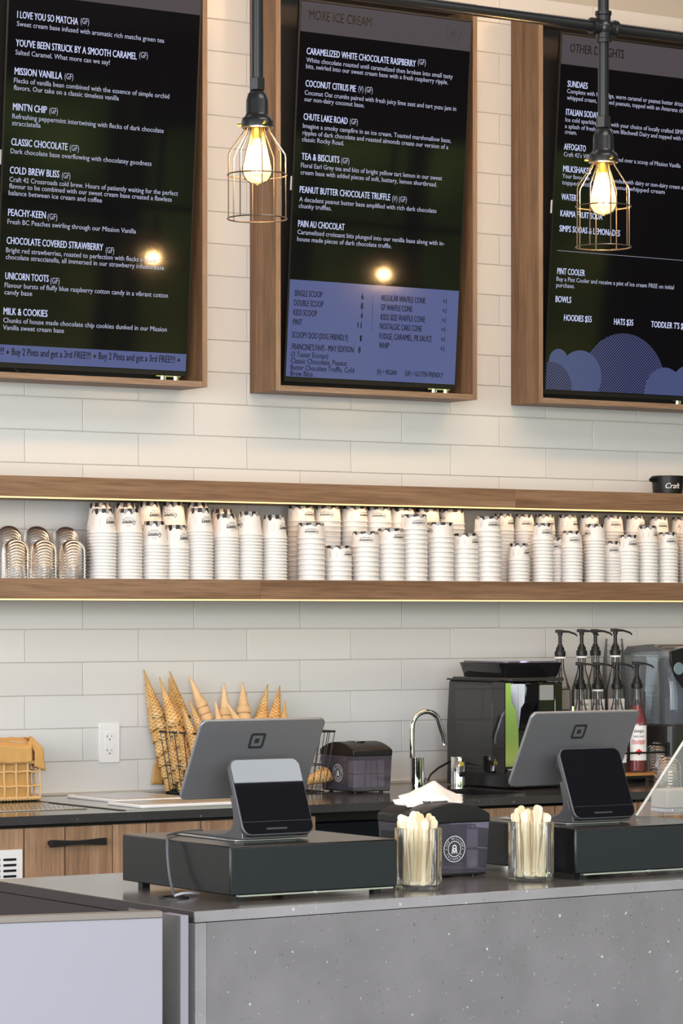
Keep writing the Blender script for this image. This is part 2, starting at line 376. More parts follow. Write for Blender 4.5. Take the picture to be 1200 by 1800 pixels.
def mark(mb, place, cx, cy, s, w, mi=0):
    """letter M with a dome over it; s = half height"""
    q = lambda x, y: (cx + x * s, cy + y * s)
    stroke(mb, place, [q(-.62, -1), q(-.42, .15), q(0, -.95), q(.42, .15), q(.62, -1)], w, mi)
    stroke(mb, place, [q(-.26, .12), q(.26, .12)], w, mi)
    ring(mb, place, cx, cy + .35 * s, .44 * s - w / 2, .44 * s + w / 2, 16, mi, 0, math.pi)
    stroke(mb, place, [q(-.44, .35), q(-.42, .1)], w, mi); stroke(mb, place, [q(.44, .35), q(.42, .1)], w, mi)
def badge(mb, place, cx, cy, r, mi=0):
    ring(mb, place, cx, cy, r * .95, r, 44, mi); ring(mb, place, cx, cy, r * .56, r * .61, 36, mi)
    mark(mb, place, cx, cy, r * .36, r * .09, mi)
    for txt, mid, sgn in (('THE MISSION', 90, 1), ('CREAMERY', -90, -1)):
        n = len(txt)
        for i, ch in enumerate(txt):
            if ch == ' ': continue
            a = R(mid - sgn * (i - (n - 1) / 2) * (14.5 if sgn > 0 else 16)); rr_ = r * (.70 if sgn > 0 else .86)
            ux, uy = (math.sin(a), -math.cos(a)) if sgn > 0 else (-math.sin(a), math.cos(a)); vx, vy = -uy, ux
            if sgn > 0: vx, vy = math.cos(a), math.sin(a)
            else: vx, vy = -math.cos(a), -math.sin(a)
            ox, oy = cx + rr_ * math.cos(a), cy + rr_ * math.sin(a)
            put_text(mb, ch, r * .17, None, lambda u, v: place(ox + ux * u + vx * v, oy + uy * u + vy * v), .02, mi, align='c')
    for a in (180, 0): ring(mb, place, cx + r * .78 * math.cos(R(a)), cy - .02 * r, 0, r * .045, 8, mi)
# ================================================================= setting
XL, XR = -4.0, 11.5; YF = -12.0; CEIL = 3.9
struct('floor', MB().box(XL, XR, YF, .15, -.1, 0), 'floor')
struct('ceiling', MB().box(XL, XR, YF, .15, CEIL, CEIL + .1), 'ceiling')
wall = struct('wall_back', MB().box(XL, XR, .0025, .15, 0, CEIL), 'grout')
mb = MB().box(XR, XR + .1, -6.2, .15, 0, CEIL).box(XR, XR + .1, YF, -6.2, 0, .45).box(XR, XR + .1, YF, -6.2, 3.25, CEIL)
for y in (-11.95, -10.9, -9.6, -8.3, -7.2): mb.box(XR, XR + .1, y - .05, y + .05, .45, 3.25)
struct('wall_right', mb, 'dark_wall')
# shop front behind the viewer and left side: posts and glazing openings
mb = MB()
mb.box(XL, XR, YF - .1, YF, 0, .35).box(XL, XR, YF - .1, YF, 3.5, CEIL)
for x in (-4.0, -1.8, .4, 2.6, 4.8, 7.0, 9.2, 11.4): mb.box(x - .06, x + .06, YF - .1, YF, .35, 3.5)
mb.box(XL, XR, YF - .1, YF, 2.55, 2.65)
struct('wall_front', mb, 'dark_wall')
mb = MB()
mb.box(XL - .1, XL, YF, .15, 0, .35).box(XL - .1, XL, YF, .15, 3.5, CEIL).box(XL - .1, XL, -2.2, .15, .35, 3.5)
for y in (-12, -10, -8, -6, -4): mb.box(XL - .1, XL, y - .05, y + .05, .35, 3.5)
struct('wall_left', mb, 'dark_wall')

# wall tiles, one by one where the camera looks
TW, TH, GZ = .4094, .1046, 2.171
def tile_mesh():
    mb = MB().box(0, TW - .0028, 0, .0075, 0, TH - .0028)
    return mb
t0 = tile_mesh().build('tile', 'tile', wall, bevel=.0012, seg=2)
tiles = 0; extra = MB()
for row in range(-14, 12):                     # row k lies between joint k and k+1 (downwards)
    z = GZ - TH * (row + 1) + .0014
    ph = 4.7877 if row % 2 == 0 else 4.5809
    for i in range(-13, 17):
        x = ph + TW * i + .0014
        vis = 4.05 < x < 7.32 and z < 3.62
        if z + TH > CEIL: continue
        if vis:
            o = t0 if tiles == 0 else t0.copy()
            if tiles: C.objects.link(o)
            o.location = (x, 0.0001 * random.random(), z); tiles += 1
        elif XL < x < XR - TW:
            extra.box(x, x + TW - .0028, 0, .0075, z, z + TH - .0028)
tag(extra.build('wall_tile_field', 'tile', wall, smooth=False), kind='stuff')
struct('trim_1', MB().box(XL, XR, -.006, -.0003, .9155, .9235), 'grout')

# ================================================================= menu screens in their wooden boxes
FY = -.16; FZ0, FZ1 = 2.2115, 3.548; FW = .804; TB = .018
TVW, TVY0, TVZ0, TVY1, TVZ1 = .6886, -.11, 2.2475, -.2085, 3.492
scr_up = Vector((0, TVY1 - TVY0, TVZ1 - TVZ0)).normalized(); scr_n = Vector((0, -scr_up.z, scr_up.y))
TVH = 1.238
HEAD, TXT = s2l(196, 204, 240), s2l(176, 180, 206)
M['txt_head'] = mat('lit_heading_text', (0, 0, 0), .5, emit=HEAD, es=.72)
M['txt_body'] = mat('lit_body_text', (0, 0, 0), .5, emit=TXT, es=.66)
M['txt_dark'] = mat('dark_screen_text', (.012, .012, .02), .4)
M['band_blue'] = mat('lit_blue_band', (.01, .01, .02), .1, emit=s2l(80, 90, 140), es=.62)
M['band_grey'] = mat('lit_grey_band', (.01, .01, .01), .1, emit=s2l(76, 70, 76), es=.62)
M['disc_blue'] = mat('lit_blue_disc', (.01, .01, .02), .1, emit=s2l(70, 80, 122), es=.6)
m = mat('lit_hatched_disc', (.01, .01, .02), .1, emit=s2l(72, 78, 128)); nt, b = nodes(m)
t = N(nt, 'ShaderNodeTexCoord'); s_ = N(nt, 'ShaderNodeSeparateXYZ'); nt.links.new(t.outputs['Object'], s_.inputs[0])
a_ = N(nt, 'ShaderNodeMath', operation='SUBTRACT'); nt.links.new(s_.outputs['X'], a_.inputs[0]); nt.links.new(s_.outputs['Z'], a_.inputs[1])
b_ = N(nt, 'ShaderNodeMath', operation='MULTIPLY'); b_.inputs[1].default_value = 2 * math.pi / .0110; nt.links.new(a_.outputs[0], b_.inputs[0])
c_ = N(nt, 'ShaderNodeMath', operation='SINE'); nt.links.new(b_.outputs[0], c_.inputs[0])
d_ = N(nt, 'ShaderNodeMath', operation='GREATER_THAN'); d_.inputs[1].default_value = 0.25; nt.links.new(c_.outputs[0], d_.inputs[0])
e_ = N(nt, 'ShaderNodeMath', operation='MULTIPLY'); e_.inputs[1].default_value = .8; nt.links.new(d_.outputs[0], e_.inputs[0])
nt.links.new(e_.outputs[0], b.inputs['Emission Strength']); M['disc_hatch'] = m

def frame(x0, label, name='display_box'):
    t = thing(name, label, 'box', (x0, 0, FZ0), group='wooden boxes around the menu screens')
    H = FZ1 - FZ0
    for s in (0, 1):
        a = 0 if s == 0 else FW - TB
        p = MB().box(a, a + TB, FY + .002, -.0005, 0, H).build('side_board', 'walnut_v', t, bevel=.0006, seg=1)
        MB().box(a + .0002, a + TB - .0002, FY, FY + .0019, 0.0, H).build('edge_band', 'walnut_edge_v', p)
        if s == 0:
            MB().box(-.0012, 0, -.045, -.0015, 0, H).build('back_strip', 'walnut_v', p)
    for z, nm in ((0, 'bottom_board'), (H - TB, 'top_board')):
        p = MB().box(TB + .0003, FW - TB - .0003, FY + .002, -.0005, z, z + TB).build(nm, 'walnut', t, bevel=.0006, seg=1)
        MB().box(TB + .0003, FW - TB - .0003, FY, FY + .0019, z, z + TB).build('edge_band', 'walnut_edge', p)
    MB().box(TB, FW - TB, -.012, -.001, TB, H - TB).build('back_panel', mat_inner, t)
    return t
mat_inner = mat('frame_back_paint', (.05, .045, .04), .8)

class Screen:
    def __init__(s, xl, label):
        s.o = Vector((xl, TVY0, TVZ0))
        s.t = thing('menu_screen', label, 'screen', s.o, group='menu screens'); s.t.rotation_euler = (-math.atan2(TVY0 - TVY1, TVZ1 - TVZ0) * -1, 0, 0)
        # local frame: x right, z up along the screen, -y out of the glass
        s.ang = math.atan2(TVY0 - TVY1, TVZ1 - TVZ0); s.t.rotation_euler = (s.ang, 0, 0)
        MB().prism([(a, b_) for a, b_ in rrect(0, TVW, 0, TVH, .004, 2)], 0, .012, 'xz').build('bezel', 'black', s.t)
        MB().prism([(a, b_) for a, b_ in rrect(.006, TVW - .006, .014, TVH - .006, .002, 1)], -.0012, -.0001, 'xz').build('glass_panel', 'screen_black', s.t)
        MB().prism([(.0121, .1), (.0121, TVH - .02), (.028, TVH - .06), (.045, TVH * .72), (.05, .5), (.045, .12)], .03, TVW - .03, 'yz').build('rear_housing', 'black', s.t, bevel=.004)
        mb = MB(); mb.tube([(TVW - .035, .01, -.002), (TVW - .035, .01, -.024)], .012, 12); mb.tube([(TVW - .085, .01, -.002), (TVW - .085, .01, -.024)], .012, 12)
        mb.box(TVW - .11, TVW - .02, .006, .02, -.004, -.001)
        mb.build('wall_bracket', 'chrome', s.t)
        MB().box(-.0008, -.0001, .002, .01, .62, .665).build('side_sticker', 'white', s.t)
        s.mbs = {}
    def uv(s, px, py):
        d = Vector((SN, CS, 0)) + Vector((CS, -SN, 0)) * ((px - 600) / FOC) + Vector((0, 0, 1)) * (-(py - HOR) / FOC)
        c = Vector((0, CAMY, CAMZ)); k = (s.o - c).dot(scr_n) / d.dot(scr_n); p = c + d * k - s.o
        return p.x, p.dot(scr_up)
    def place(s, u0, v0, lift=.0020):
        return lambda u, v: (u0 + u, -lift, v0 + v)
    def g(s, k): return s.mbs.setdefault(k, MB())
    def line(s, k, txt, x0, y, x1, cap, bold=0.0, xs=None):
        u, v = s.uv(x0, y); u1 = s.uv(x1, y)[0]
        put_text(s.g(k), txt, cap, u1 - u, s.place(u, v), bold)
    def H(s, txt, x0, y, x1, gf=None, k='txt_head'):
        s.line(k, txt, x0, y, x1, .0212, .022)
        if gf: s.line('txt_body', gf[0], gf[1], y + (gf[1] - x0) * .092, gf[2], .0180)
    def D(s, txt, x0, y, x1): s.line('txt_body', txt, x0, y, x1, .0148, .006)
    def poly(s, k, pts, lift=.0014):
        n = len(pts); s.g(k).add([(u, -lift, v) for u, v in pts], [tuple(range(n))])
    def finish(s):
        nm = {'txt_head': 'heading_lettering', 'txt_body': 'body_lettering', 'txt_dark': 'dark_lettering', 'band_blue': 'blue_band', 'band_grey': 'header_band', 'disc_blue': 'cloud_disc', 'disc_hatch': 'hatched_disc'}
        for k, mb in s.mbs.items(): mb.build(nm[k], k, s.t, smooth=False)

XF = (4.3475, 5.4105, 6.4750)
frame(XF[0], 'walnut box frame around the left menu screen, its left part cut by the picture edge')
frame(XF[1], 'walnut box frame around the middle menu screen headed MORE ICE CREAM')
frame(XF[2], 'walnut box frame around the right menu screen headed OTHER DELIGHTS')

GF = '(GF)'
# ---- left screen
S = Screen(4.4165, 'black tilted menu screen listing matcha, caramel and vanilla flavours, leftmost of three')
for a in (('I LOVE YOU SO MATCHA', 29.5, 31.3, 137, (GF, 141, 156)), ("YOU'VE BEEN STRUCK BY A SMOOTH CARAMEL", 27, 81, 240.5, (GF, 244, 259)),
          ('MISSION VANILLA', 25, 130.7, 109, (GF, 113, 128)), ("MINT'N CHIP", 22, 193.3, 82, (GF, 86, 101)), ('CLASSIC CHOCOLATE', 19, 255, 118.5, (GF, 122, 138)),
          ('COLD BREW BLISS', 16.5, 304.7, 104, (GF, 108, 123)), ('PEACHY-KEEN', 13.5, 379, 80, (GF, 83, 100)), ('CHOCOLATE COVERED STRAWBERRY', 11, 428.3, 181, (GF, 185, 200)),
          ('UNICORN TOOTS', 8.5, 490.7, 85, (GF, 88, 104)), ('MILK & COOKIES', 5.5, 552.7, 83, None)): S.H(a[0], a[1], a[2], a[3], a[4])
for a in (('Sweet cream base infused with aromatic rich matcha green tea', 29, 45.5, 289), ('Salted Caramel. What more can we say!', 26.5, 95.7, 193),
          ('Flecks of vanilla bean combined with the essence of simple orchid', 24, 145, 298), ('flavors. Our take on a classic timeless vanilla', 23.5, 157.7, 209),
          ('Refreshing peppermint intertwining with flecks of dark chocolate', 21, 208, 288), ('stracciatella', 20.5, 220, 71),
          ('Dark chocolate base overflowing with chocolatey goodness', 18, 269.3, 266.5), ('Craft 42 Crossroads cold brew. Hours of patiently waiting for the perfect', 16, 319, 313),
          ('flavour to be combined with our sweet cream base created a flawless', 15.5, 330.7, 302), ('balance between ice cream and coffee', 14.5, 342.7, 179),
          ('Fresh BC Peaches swirling through our Mission Vanilla', 12.5, 393.3, 239), ('Bright red strawberries, roasted to perfection with flecks of dark', 10, 443.3, 275),
          ('chocolate stracciatella, all immersed in our strawberry infused base', 9.5, 455.3, 288), ('Flavour bursts of fluffy blue raspberry cotton candy in a vibrant cotton', 7.5, 505, 295),
          ('candy base', 7, 517.3, 56), ('Chunks of house made chocolate chip cookies dunked in our Mission', 5, 566.7, 293), ('Vanilla sweet cream base', 4.5, 579.3, 112)): S.D(*a)
vb = S.uv(200, 615.9)[1]
S.poly('band_blue', [(.006, .016), (TVW - .006, .016), (TVW - .006, vb), (.006, vb)])
for x0, x1 in ((-139, 0), (20, 159), (172.5, 307)):
    if x0 > -100: S.line('txt_dark', 'Buy 2 Pints and get a 3rd FREE!!!', x0, 624 + (x0 - 20) * .047, x1, .0215, .024)
S.line('txt_dark', '!!', 0, 622.5, 6, .0215, .024)
for x in (13, 166, 313.5):
    u, v = S.uv(x, 618.5 + x * .047); S.poly('txt_dark', [(u - .006, v), (u, v - .007), (u + .006, v), (u, v + .007)], .0020)
vh = S.uv(350, 26.7)[1]
S.poly('band_grey', [(.006, vh), (TVW - .006, vh), (TVW - .006, TVH - .008), (.006, TVH - .008)])
u, v = S.uv(318, -6); pl = S.place(u, v); ring(S.g('txt_dark'), pl, 0, 0, .0295, .0315); mark(S.g('txt_dark'), pl, 0, 0, .019, .002)
S.finish()
tag(MB().tube([(4.49, -.104, 2.25), (4.495, -.106, 2.2405), (4.51, -.108, 2.234), (4.525, -.108, 2.2335), (4.538, -.106, 2.2395), (4.543, -.104, 2.25)], .0022, 6).build('loose_cable', 'black'), 'thin black cable drooping below the left menu screen', 'cable')

# ---- middle screen
S = Screen(5.4720, 'black tilted menu screen headed MORE ICE CREAM with a blue price panel below')
VG = '(V) (GF)'
for a in (('CARAMELIZED WHITE CHOCOLATE RASPBERRY', 538, 95, 730.8, (GF, 733.5, 747.3)), ('COCONUT CITRUS PIE', 536, 152, 625, (VG, 629, 654)), ('CHUTE LAKE ROAD', 532.6, 210.4, 610.4, (GF, 614, 628)),
          ('TEA & BISCUITS', 529, 280.2, 595.9, (GF, 599, 613)), ('PEANUT BUTTER CHOCOLATE TRUFFLE', 525.7, 338.4, 685.5, (VG, 688.5, 714)), ('PAIN AU CHOCOLAT', 523, 398.3, 605, None)): S.H(a[0], a[1], a[2], a[3], a[4])
for a in (('White chocolate roasted until caramelized then broken into small tasty', 537.6, 108.9, 796), ('bits, swirled into our sweet cream base with a fresh raspberry ripple.', 537, 120, 787.5),
          ('Coconut Oat crumbs paired with fresh juicy lime zest and tart yuzu jam in', 534.5, 166.3, 802), ('our non-dairy coconut base.', 534, 177.8, 640),
          ('Imagine a smoky campfire in an ice cream. Toasted marshmallow base,', 531.5, 224.6, 793), ('ripples of dark chocolate and roasted almonds create our version of a', 531, 236.9, 788), ('classic Rocky Road.', 530, 248.4, 604),
          ('Floral Earl Grey tea and bits of bright yellow tart lemon in our sweet', 528, 294, 777), ('cream base with added pieces of soft, buttery, lemon shortbread.', 527.5, 306.3, 768),
          ('A decadent peanut butter base amplified with rich dark chocolate', 525, 353.8, 767), ('chunky truffles.', 524, 365.3, 582),
          ('Caramelized croissant bits plunged into our vanilla base along with in-', 522, 411.3, 781), ('house made pieces of dark chocolate truffle.', 521.5, 423.6, 688)): S.D(*a)
vh = S.uv(670, 71.8)[1]
S.poly('band_grey', [(.006, vh), (TVW - .006, vh), (TVW - .006, TVH - .008), (.006, TVH - .008)])
S.line('txt_dark', 'MORE ICE CREAM', 542, 33.5, 653, .0300, .030)
u, v = S.uv(796.5, 57.3); pl = S.place(u, v); ring(S.g('txt_dark'), pl, 0, 0, .0295, .0315); mark(S.g('txt_dark'), pl, 0, 0, .019, .002)
vb = S.uv(650, 500.6)[1]
S.poly('band_blue', [(.006, .016), (TVW - .006, .016), (TVW - .006, vb), (.006, vb)])
K = 'txt_dark'
for t_, x0, y, x1, n_, nx in (('SINGLE SCOOP', 516.5, 520, 566, '6', 634), ('DOUBLE SCOOP', 515.7, 537, 567.5, '8', 633), ('KIDS SCOOP', 514.6, 553.9, 556.4, '4', 632.3), ('PINT', 513.8, 570.7, 530, '11', 627.5),
                              ('SCOOPY DOO (DOG FRIENDLY)', 512.3, 593.4, 611, '1', 631.5), ("FRANCINE'S FAVS - MAY EDITION", 512, 614, 621, '8', 628.5)):
    S.line(K, t_, x0, y, x1, .0195, .026); S.line(K, n_, nx, y + (nx - x0) * .052, nx + (7 if n_ == '11' else 3.2 if n_ == '1' else 4.6), .0195, .026)
for t_, x0, y, x1 in (('(3 Taster Scoops)', 511, 626.7, 576), ('Classic Chocolate, Peanut', 510.4, 638.2, 609), ('Butter Chocolate Truffle, Cold', 510, 649.7, 621.5), ('Brew Bliss', 509.6, 660.4, 548.7)): S.line(K, t_, x0, y, x1, .0170, .012)
for t_, x0, y, x1, n in (('REGULAR WAFFLE CONE', 669.5, 528.6, 746.9, 0), ('GF WAFFLE CONE', 668.7, 545, 723.9, 1), ('KIDS SIZE WAFFLE CONE', 668, 562, 746.5, 2), ('NOSTALGIC CAKE CONE', 666.8, 578.4, 740.7, 3), ('FUDGE, CARAMEL, PB SAUCE', 665.6, 595.7, 758, 4), ('WHIP', 665, 612, 683, 5)):
    S.line(K, t_, x0, y, x1, .0195, .026); S.line(K, '+1', 777.5 - n * .9, y + 110 * .05, 784 - n * .9, .0175, .024)
S.line(K, '(V) = VEGAN', 661.8, 657.7, 696, .0165, .024); S.line(K, '(GF) = GLUTEN FRIENDLY', 710.8, 660.4, 778, .0165, .024)
for i in range(32):
    u, v = S.uv(655.3 - 3.8 * i / 31, 520 + 63 * i / 31); S.poly(K, [(u, v), (u + .002, v), (u + .002, v + .0022), (u, v + .0022)], .002)
S.finish()

# ---- right screen
S = Screen(6.5330, 'black tilted menu screen headed OTHER DELIGHTS with blue cloud discs at its foot')
for a in (('SUNDAES', 996.3, 152.4, 1032), ('ITALIAN SODAS', 993.6, 202, 1050.6), ('AFFOGATO', 990, 262.8, 1028.7), ('MILKSHAKES', 988.5, 301.5, 1038), ('WATER', 985.5, 351, 1012), ('KARMA FRUIT SODA', 983.7, 380, 1058),
          ('SIMPS SODAS & LEMONADES', 982, 406.6, 1089), ('PINT COOLER', 978.3, 481.6, 1027), ('BOWLS', 975.3, 530.8, 1003), ('HOODIES $55', 990, 563.5, 1039), ('HATS $35', 1078, 570.4, 1112), ("TODDLER T'S $28", 1143, 575, 1208)): S.H(*a)
for a in (('Complete with hot fudge, warm caramel or peanut butter drizzle,', 995.7, 163.5, 1207), ('whipped cream, chopped peanuts, topped with an Amarena cherry', 995.4, 175, 1214), ('Ice cold sparkling water with your choice of locally crafted SIMPS', 992.6, 213.6, 1205),
          ('a splash of fresh cream from Blackwell Dairy and topped with whipped', 992, 225, 1226), ('cream.', 991.8, 235, 1013), ("Craft 42's Villa Espresso poured over a scoop of Mission Vanilla", 989.7, 274.5, 1196),
          ('Your favourite ice cream blended with dairy or non-dairy cream and', 987.3, 312.6, 1208), ('topped with vegan coconut whipped cream', 986.7, 324, 1168),
          ('Buy a Pint Cooler and receive a pint of ice cream FREE on initial', 977, 493.6, 1184), ('purchase.', 976.5, 504.4, 1009)): S.D(*a)
vh = S.uv(1100, 126)[1]
S.poly('band_grey', [(.006, vh), (TVW - .006, vh), (TVW - .006, TVH - .008), (.006, TVH - .008)])
S.line('txt_dark', 'OTHER DELIGHTS', 1000.5, 91.5, 1096.5, .0300, .030)
u0, v0 = S.uv(979, 440.8)
for i in range(100): S.poly('txt_body', [(u0 + i * .0062, v0), (u0 + i * .0062 + .003, v0), (u0 + i * .0062 + .003, v0 + .0022), (u0 + i * .0062, v0 + .0022)], .002)
def disc(k, px, py, pr_, lift):
    u, v = S.uv(px, py); r = abs(S.uv(px + pr_, py)[0] - u); pts = []
    for i in range(72):
        a = 2 * math.pi * i / 72; pts.append((min(max(u + r * math.cos(a), .006), TVW - .006), max(v + r * math.sin(a), .016)))
    mb = MB(); n = len(pts); mb.add([(a_, -lift, c_) for a_, c_ in pts], [tuple(range(n))]); mb.build('hatched_disc' if 'hatch' in k else 'cloud_disc', k, S.t, smooth=False)
disc('disc_hatch', 1093, 684, 76, .0013); disc('disc_blue', 980.5, 634, 16.5, .0014); disc('disc_blue', 1018, 664, 38, .0016)
disc('disc_hatch', 966, 684, 38, .0018); disc('disc_blue', 1166, 690, 34, .0018); disc('disc_blue', 1210, 686, 34, .0019)
S.finish()

# ================================================================= shelves
def shelf(z0, z1, seamx, label, zl):
    t = thing('wall_shelf', label, 'shelf', (0, 0, z0), group=None)
    H = z1 - z0
    for a, b_, sh in ((1.0, seamx, 0), (seamx, 9.4, 0)):
        MB().box(a + .0003, b_ - .0003, -.30, -.0005, 0, H).build('board', 'walnut', t, bevel=.0008, seg=1)
    MB().box(1.0, 9.4, -.2985, -.2935, -.0045, -.0003).build('led_strip', 'led', t)
    l = bpy.data.lights.new('shelf_led_light', 'AREA'); l.shape = 'RECTANGLE'; l.size = 5.0; l.size_y = .02; l.energy = zl; l.color = (1, .62, .34)
    o = bpy.data.objects.new('shelf_led_light', l); C.objects.link(o); o.parent = t; o.location = (5.5, -.20, -.006)
    return t
shelf(1.8435, 1.9060, onY(906, 880, -.3).x, 'long thick walnut wall shelf above the paper cups, mug on top', 2.0)
shelf(1.5340, 1.5950, onY(458, 1030, -.3).x, 'long thick walnut wall shelf carrying the paper cups and dome lids', 1.5)
SH = 1.5953; SHU = 1.9063

# ---- cups
def cup_mesh(rim, base, H, seg=28):
    t_ = .0005; rr_ = .0016
    prof = [(rim - .0012, .0012), (rim + .0008, .0002), (rim + .0020, .0014), (rim + .0012, .0032), (rim - .0012, .0038), (base, H - .0008), (base - .0009, H), (base - .0025, H), (base - .0034, H - .0045),
            (.0001, H - .0045), (.0001, H - .0050), (base - .0038, H - .0050), (rim - .0015 - t_, .0034), (rim - .0012, .0012)]
    return MB().lathe(prof, seg)
def logo(mb, rim, base, H, txt='Creamery'):
    """printed script on the side, upside down because the cup is upturned"""
    zc = H * .50; w = rim * .95
    def pl(u, v):
        z = zc - v; r = rim + (base - rim) * (z / H) + .0005; a = -math.pi / 2 - u / r
        return (r * math.cos(a), r * math.sin(a), z)
    put_text(mb, txt, H * .17, w * 1.08, lambda u, v: pl(u, v), .035, shear=.35, align='c')
    stroke(mb, pl, [(-w * .45, -.003), (-w * .2, -.0045), (w * .1, -.0035), (w * .48, -.005)], .0008)
    put_text(mb, 'ICE CREAM', H * .035, w * .55, lambda u, v: pl(u, v - H * .14), .02, align='c')
    put_text(mb, 'THE MISSION', H * .03, w * .4, lambda u, v: pl(u, v + H * .19), .0, align='c')
def fineprint(mb, rim, base, H):
    def pl(u, v):
        z = H * .55 - v; r = rim + (base - rim) * (z / H) + .0005; a = -math.pi / 2 - 1.35 - u / r
        return (r * math.cos(a), r * math.sin(a), z)
    for i in range(5): stroke(mb, pl, [(-rim * .3, i * H * .06), (rim * .3, i * H * .06)], .0006)
    stroke(mb, pl, [(-rim * .3, -H * .06), (rim * .3, -H * .06)], .0004)
KINDS = {'drink': (.0432, .0315, .0760, .0103, .013), 'tub': (.0462, .0418, .0515, .0160, .009), 'pot': (.0378, .0312, .0580, .0114, .010)}
protos = {}
for kn, (ri, ba, H, pi_, dr) in KINDS.items():
    mc = cup_mat('printed_paper_' + kn, H, dr, {'drink': .4, 'tub': 1.7, 'pot': 2.6}[kn])
    o = cup_mesh(ri, ba, H).build('paper_cup', mc); o.location = (0, 0, -5)
    lm = MB(); logo(lm, ri, ba, H); fineprint(lm, ri, ba, H); l = lm.build('printed_logo', 'ink', o, smooth=False)
    protos[kn] = (o, l)
REST = []; INDIV = [0]
ORD = ['first', 'second', 'third', 'fourth', 'fifth', 'sixth', 'seventh', 'eighth', 'ninth', 'tenth', 'eleventh', 'twelfth', 'thirteenth', 'fourteenth', 'fifteenth', 'sixteenth', 'seventeenth', 'eighteenth', 'nineteenth', 'twentieth'] + ['twenty-' + q for q in ('first', 'second', 'third', 'fourth', 'fifth', 'sixth', 'seventh', 'eighth', 'ninth')] + ['thirtieth'] + ['thirty-' + q for q in ('first', 'second', 'third', 'fourth', 'fifth')]
def stack(kn, px, ytop, rowY, desc, rot, minn=1):
    """px: centre pixel, ytop: pixel row of the top of the stack"""
    ri, ba, H, pi_, dr = KINDS[kn]; p = onY(px, ytop, rowY - ba * .6); x = onY(px, ytop, rowY).x
    n = max(minn, round((p.z - SH - H) / pi_) + 1); pitch = (p.z - SH - H) / max(1, n - 1) if n > 1 else pi_
    pitch = min(max(pitch, pi_ * .9), pi_ * 1.12)
    for i in range(n):
        if rowY > -.2 and i < n - 2 - (rowY == YR_ and kn == 'tub') and rowY != -.19:       # hidden lower part of the rear stacks
            REST.append((kn, x, rowY, SH + .0001 + i * pitch)); continue
        INDIV[0] += 1
        o = protos[kn][0].copy(); C.objects.link(o)
        o.location = (x, rowY, SH + .0001 + i * pitch)
        o.rotation_euler = (0, 0, -YAW * .75 + rot + (0 if i == n - 1 else random.uniform(-1, 1)))
        k = n - 1 - i
        if k == 0:
            l = protos[kn][1].copy(); C.objects.link(l); l.parent = o
            tag(o, 'white drip-printed paper cup, topmost of %s' % desc, 'cup')
        else:
            tag(o, 'white paper cup, %s from top of %s' % (ORD[k], desc), 'cup')
        o['group'] = {'drink': 'tall narrow paper cups stacked on the shelf', 'tub': 'wide paper tubs stacked on the shelf', 'pot': 'small paper cups stacked on the shelf'}[kn]
YF_, YR_ = -.245, -.135
def run(kn, row, items, who, word):
    for i, (px, y, rot) in enumerate(items):
        stack(kn, px, y, row, '%s %s %s' % (ORD[i], word, who), rot)
run('drink', YF_, [(180.5, 894, .75), (226.5, 894, -.1), (271.5, 916, -.1), (309, 922.7, .8), (351, 893, .6), (396.5, 903, .5), (438, 899, -1.3), (481.5, 905, .9)], 'right of the dome lids', 'front stack')
run('drink', YR_, [(176, 884, .3), (220, 884, 2.2), (262, 882, .5), (304, 882, -.35), (347, 883, 2.0), (390, 895, 1.7)], 'right of the dome lids', 'rear stack')
run('tub', YF_, [(546.5, 919, -.1), (594, 959, .85), (642, 934, -.1), (686, 929, .6), (727.5, 904, .2), (773.5, 918, -1.3), (816.5, 937.5, .9), (857, 907.5, .35)], 'of wide cups', 'front stack')
run('tub', YR_, [(529, 889, .65), (575, 889.5, -.2), (622, 890, .8), (664.5, 891.5, -.1), (706, 893, 2.0), (749, 894.5, 2.4), (793, 895.5, -1.2)], 'of wide cups', 'rear stack')
run('pot', YF_, [(911, 955, .9), (953.5, 919.5, .25), (1004.5, 933, .1), (1045, 921, -1.2), (1103.5, 940, .35), (1137.5, 924, .95), (1172.5, 935.5, .2), (1212, 909, .3)], 'of small right-hand cups', 'front stack')
run('pot', YR_, [(884.5, 903, .8), (921, 904, .1), (957, 904, .5), (997, 905, .9), (1035, 905.5, 1.0), (1077, 906, .1), (1116, 907, .7), (1157, 908.5, .3), (1196, 909.5, 0)], 'of small right-hand cups', 'rear stack')
run('pot', -.19, [(979, 944.5, -.4)], 'among the small cups', 'half-hidden short stack')
run('pot', -.22, [(1072.5, 951, .2)], 'among the small cups', 'low wedged stack')
rest = MB()
for kn, x, y, z in REST:
    ri, ba, H, _, _ = KINDS[kn]
    rest.lathe([(ri - .0012, .0012), (ri + .0004, .0002), (ri + .0012, .0012), (ri - .0010, .0034), (ba, H - .0008), (.0001, H - .003)], 16, (x, y, z))
tag(rest.build('paper_cup_stacks', 'paper_cup'), 'lower white paper cups of the rear stacks, half hidden behind the front stacks', 'cups', kind='stuff')
print('individual cups', INDIV[0], 'joined', len(REST))
for kn in protos:
    o, l = protos[kn]; bpy.data.objects.remove(l); bpy.data.objects.remove(o)

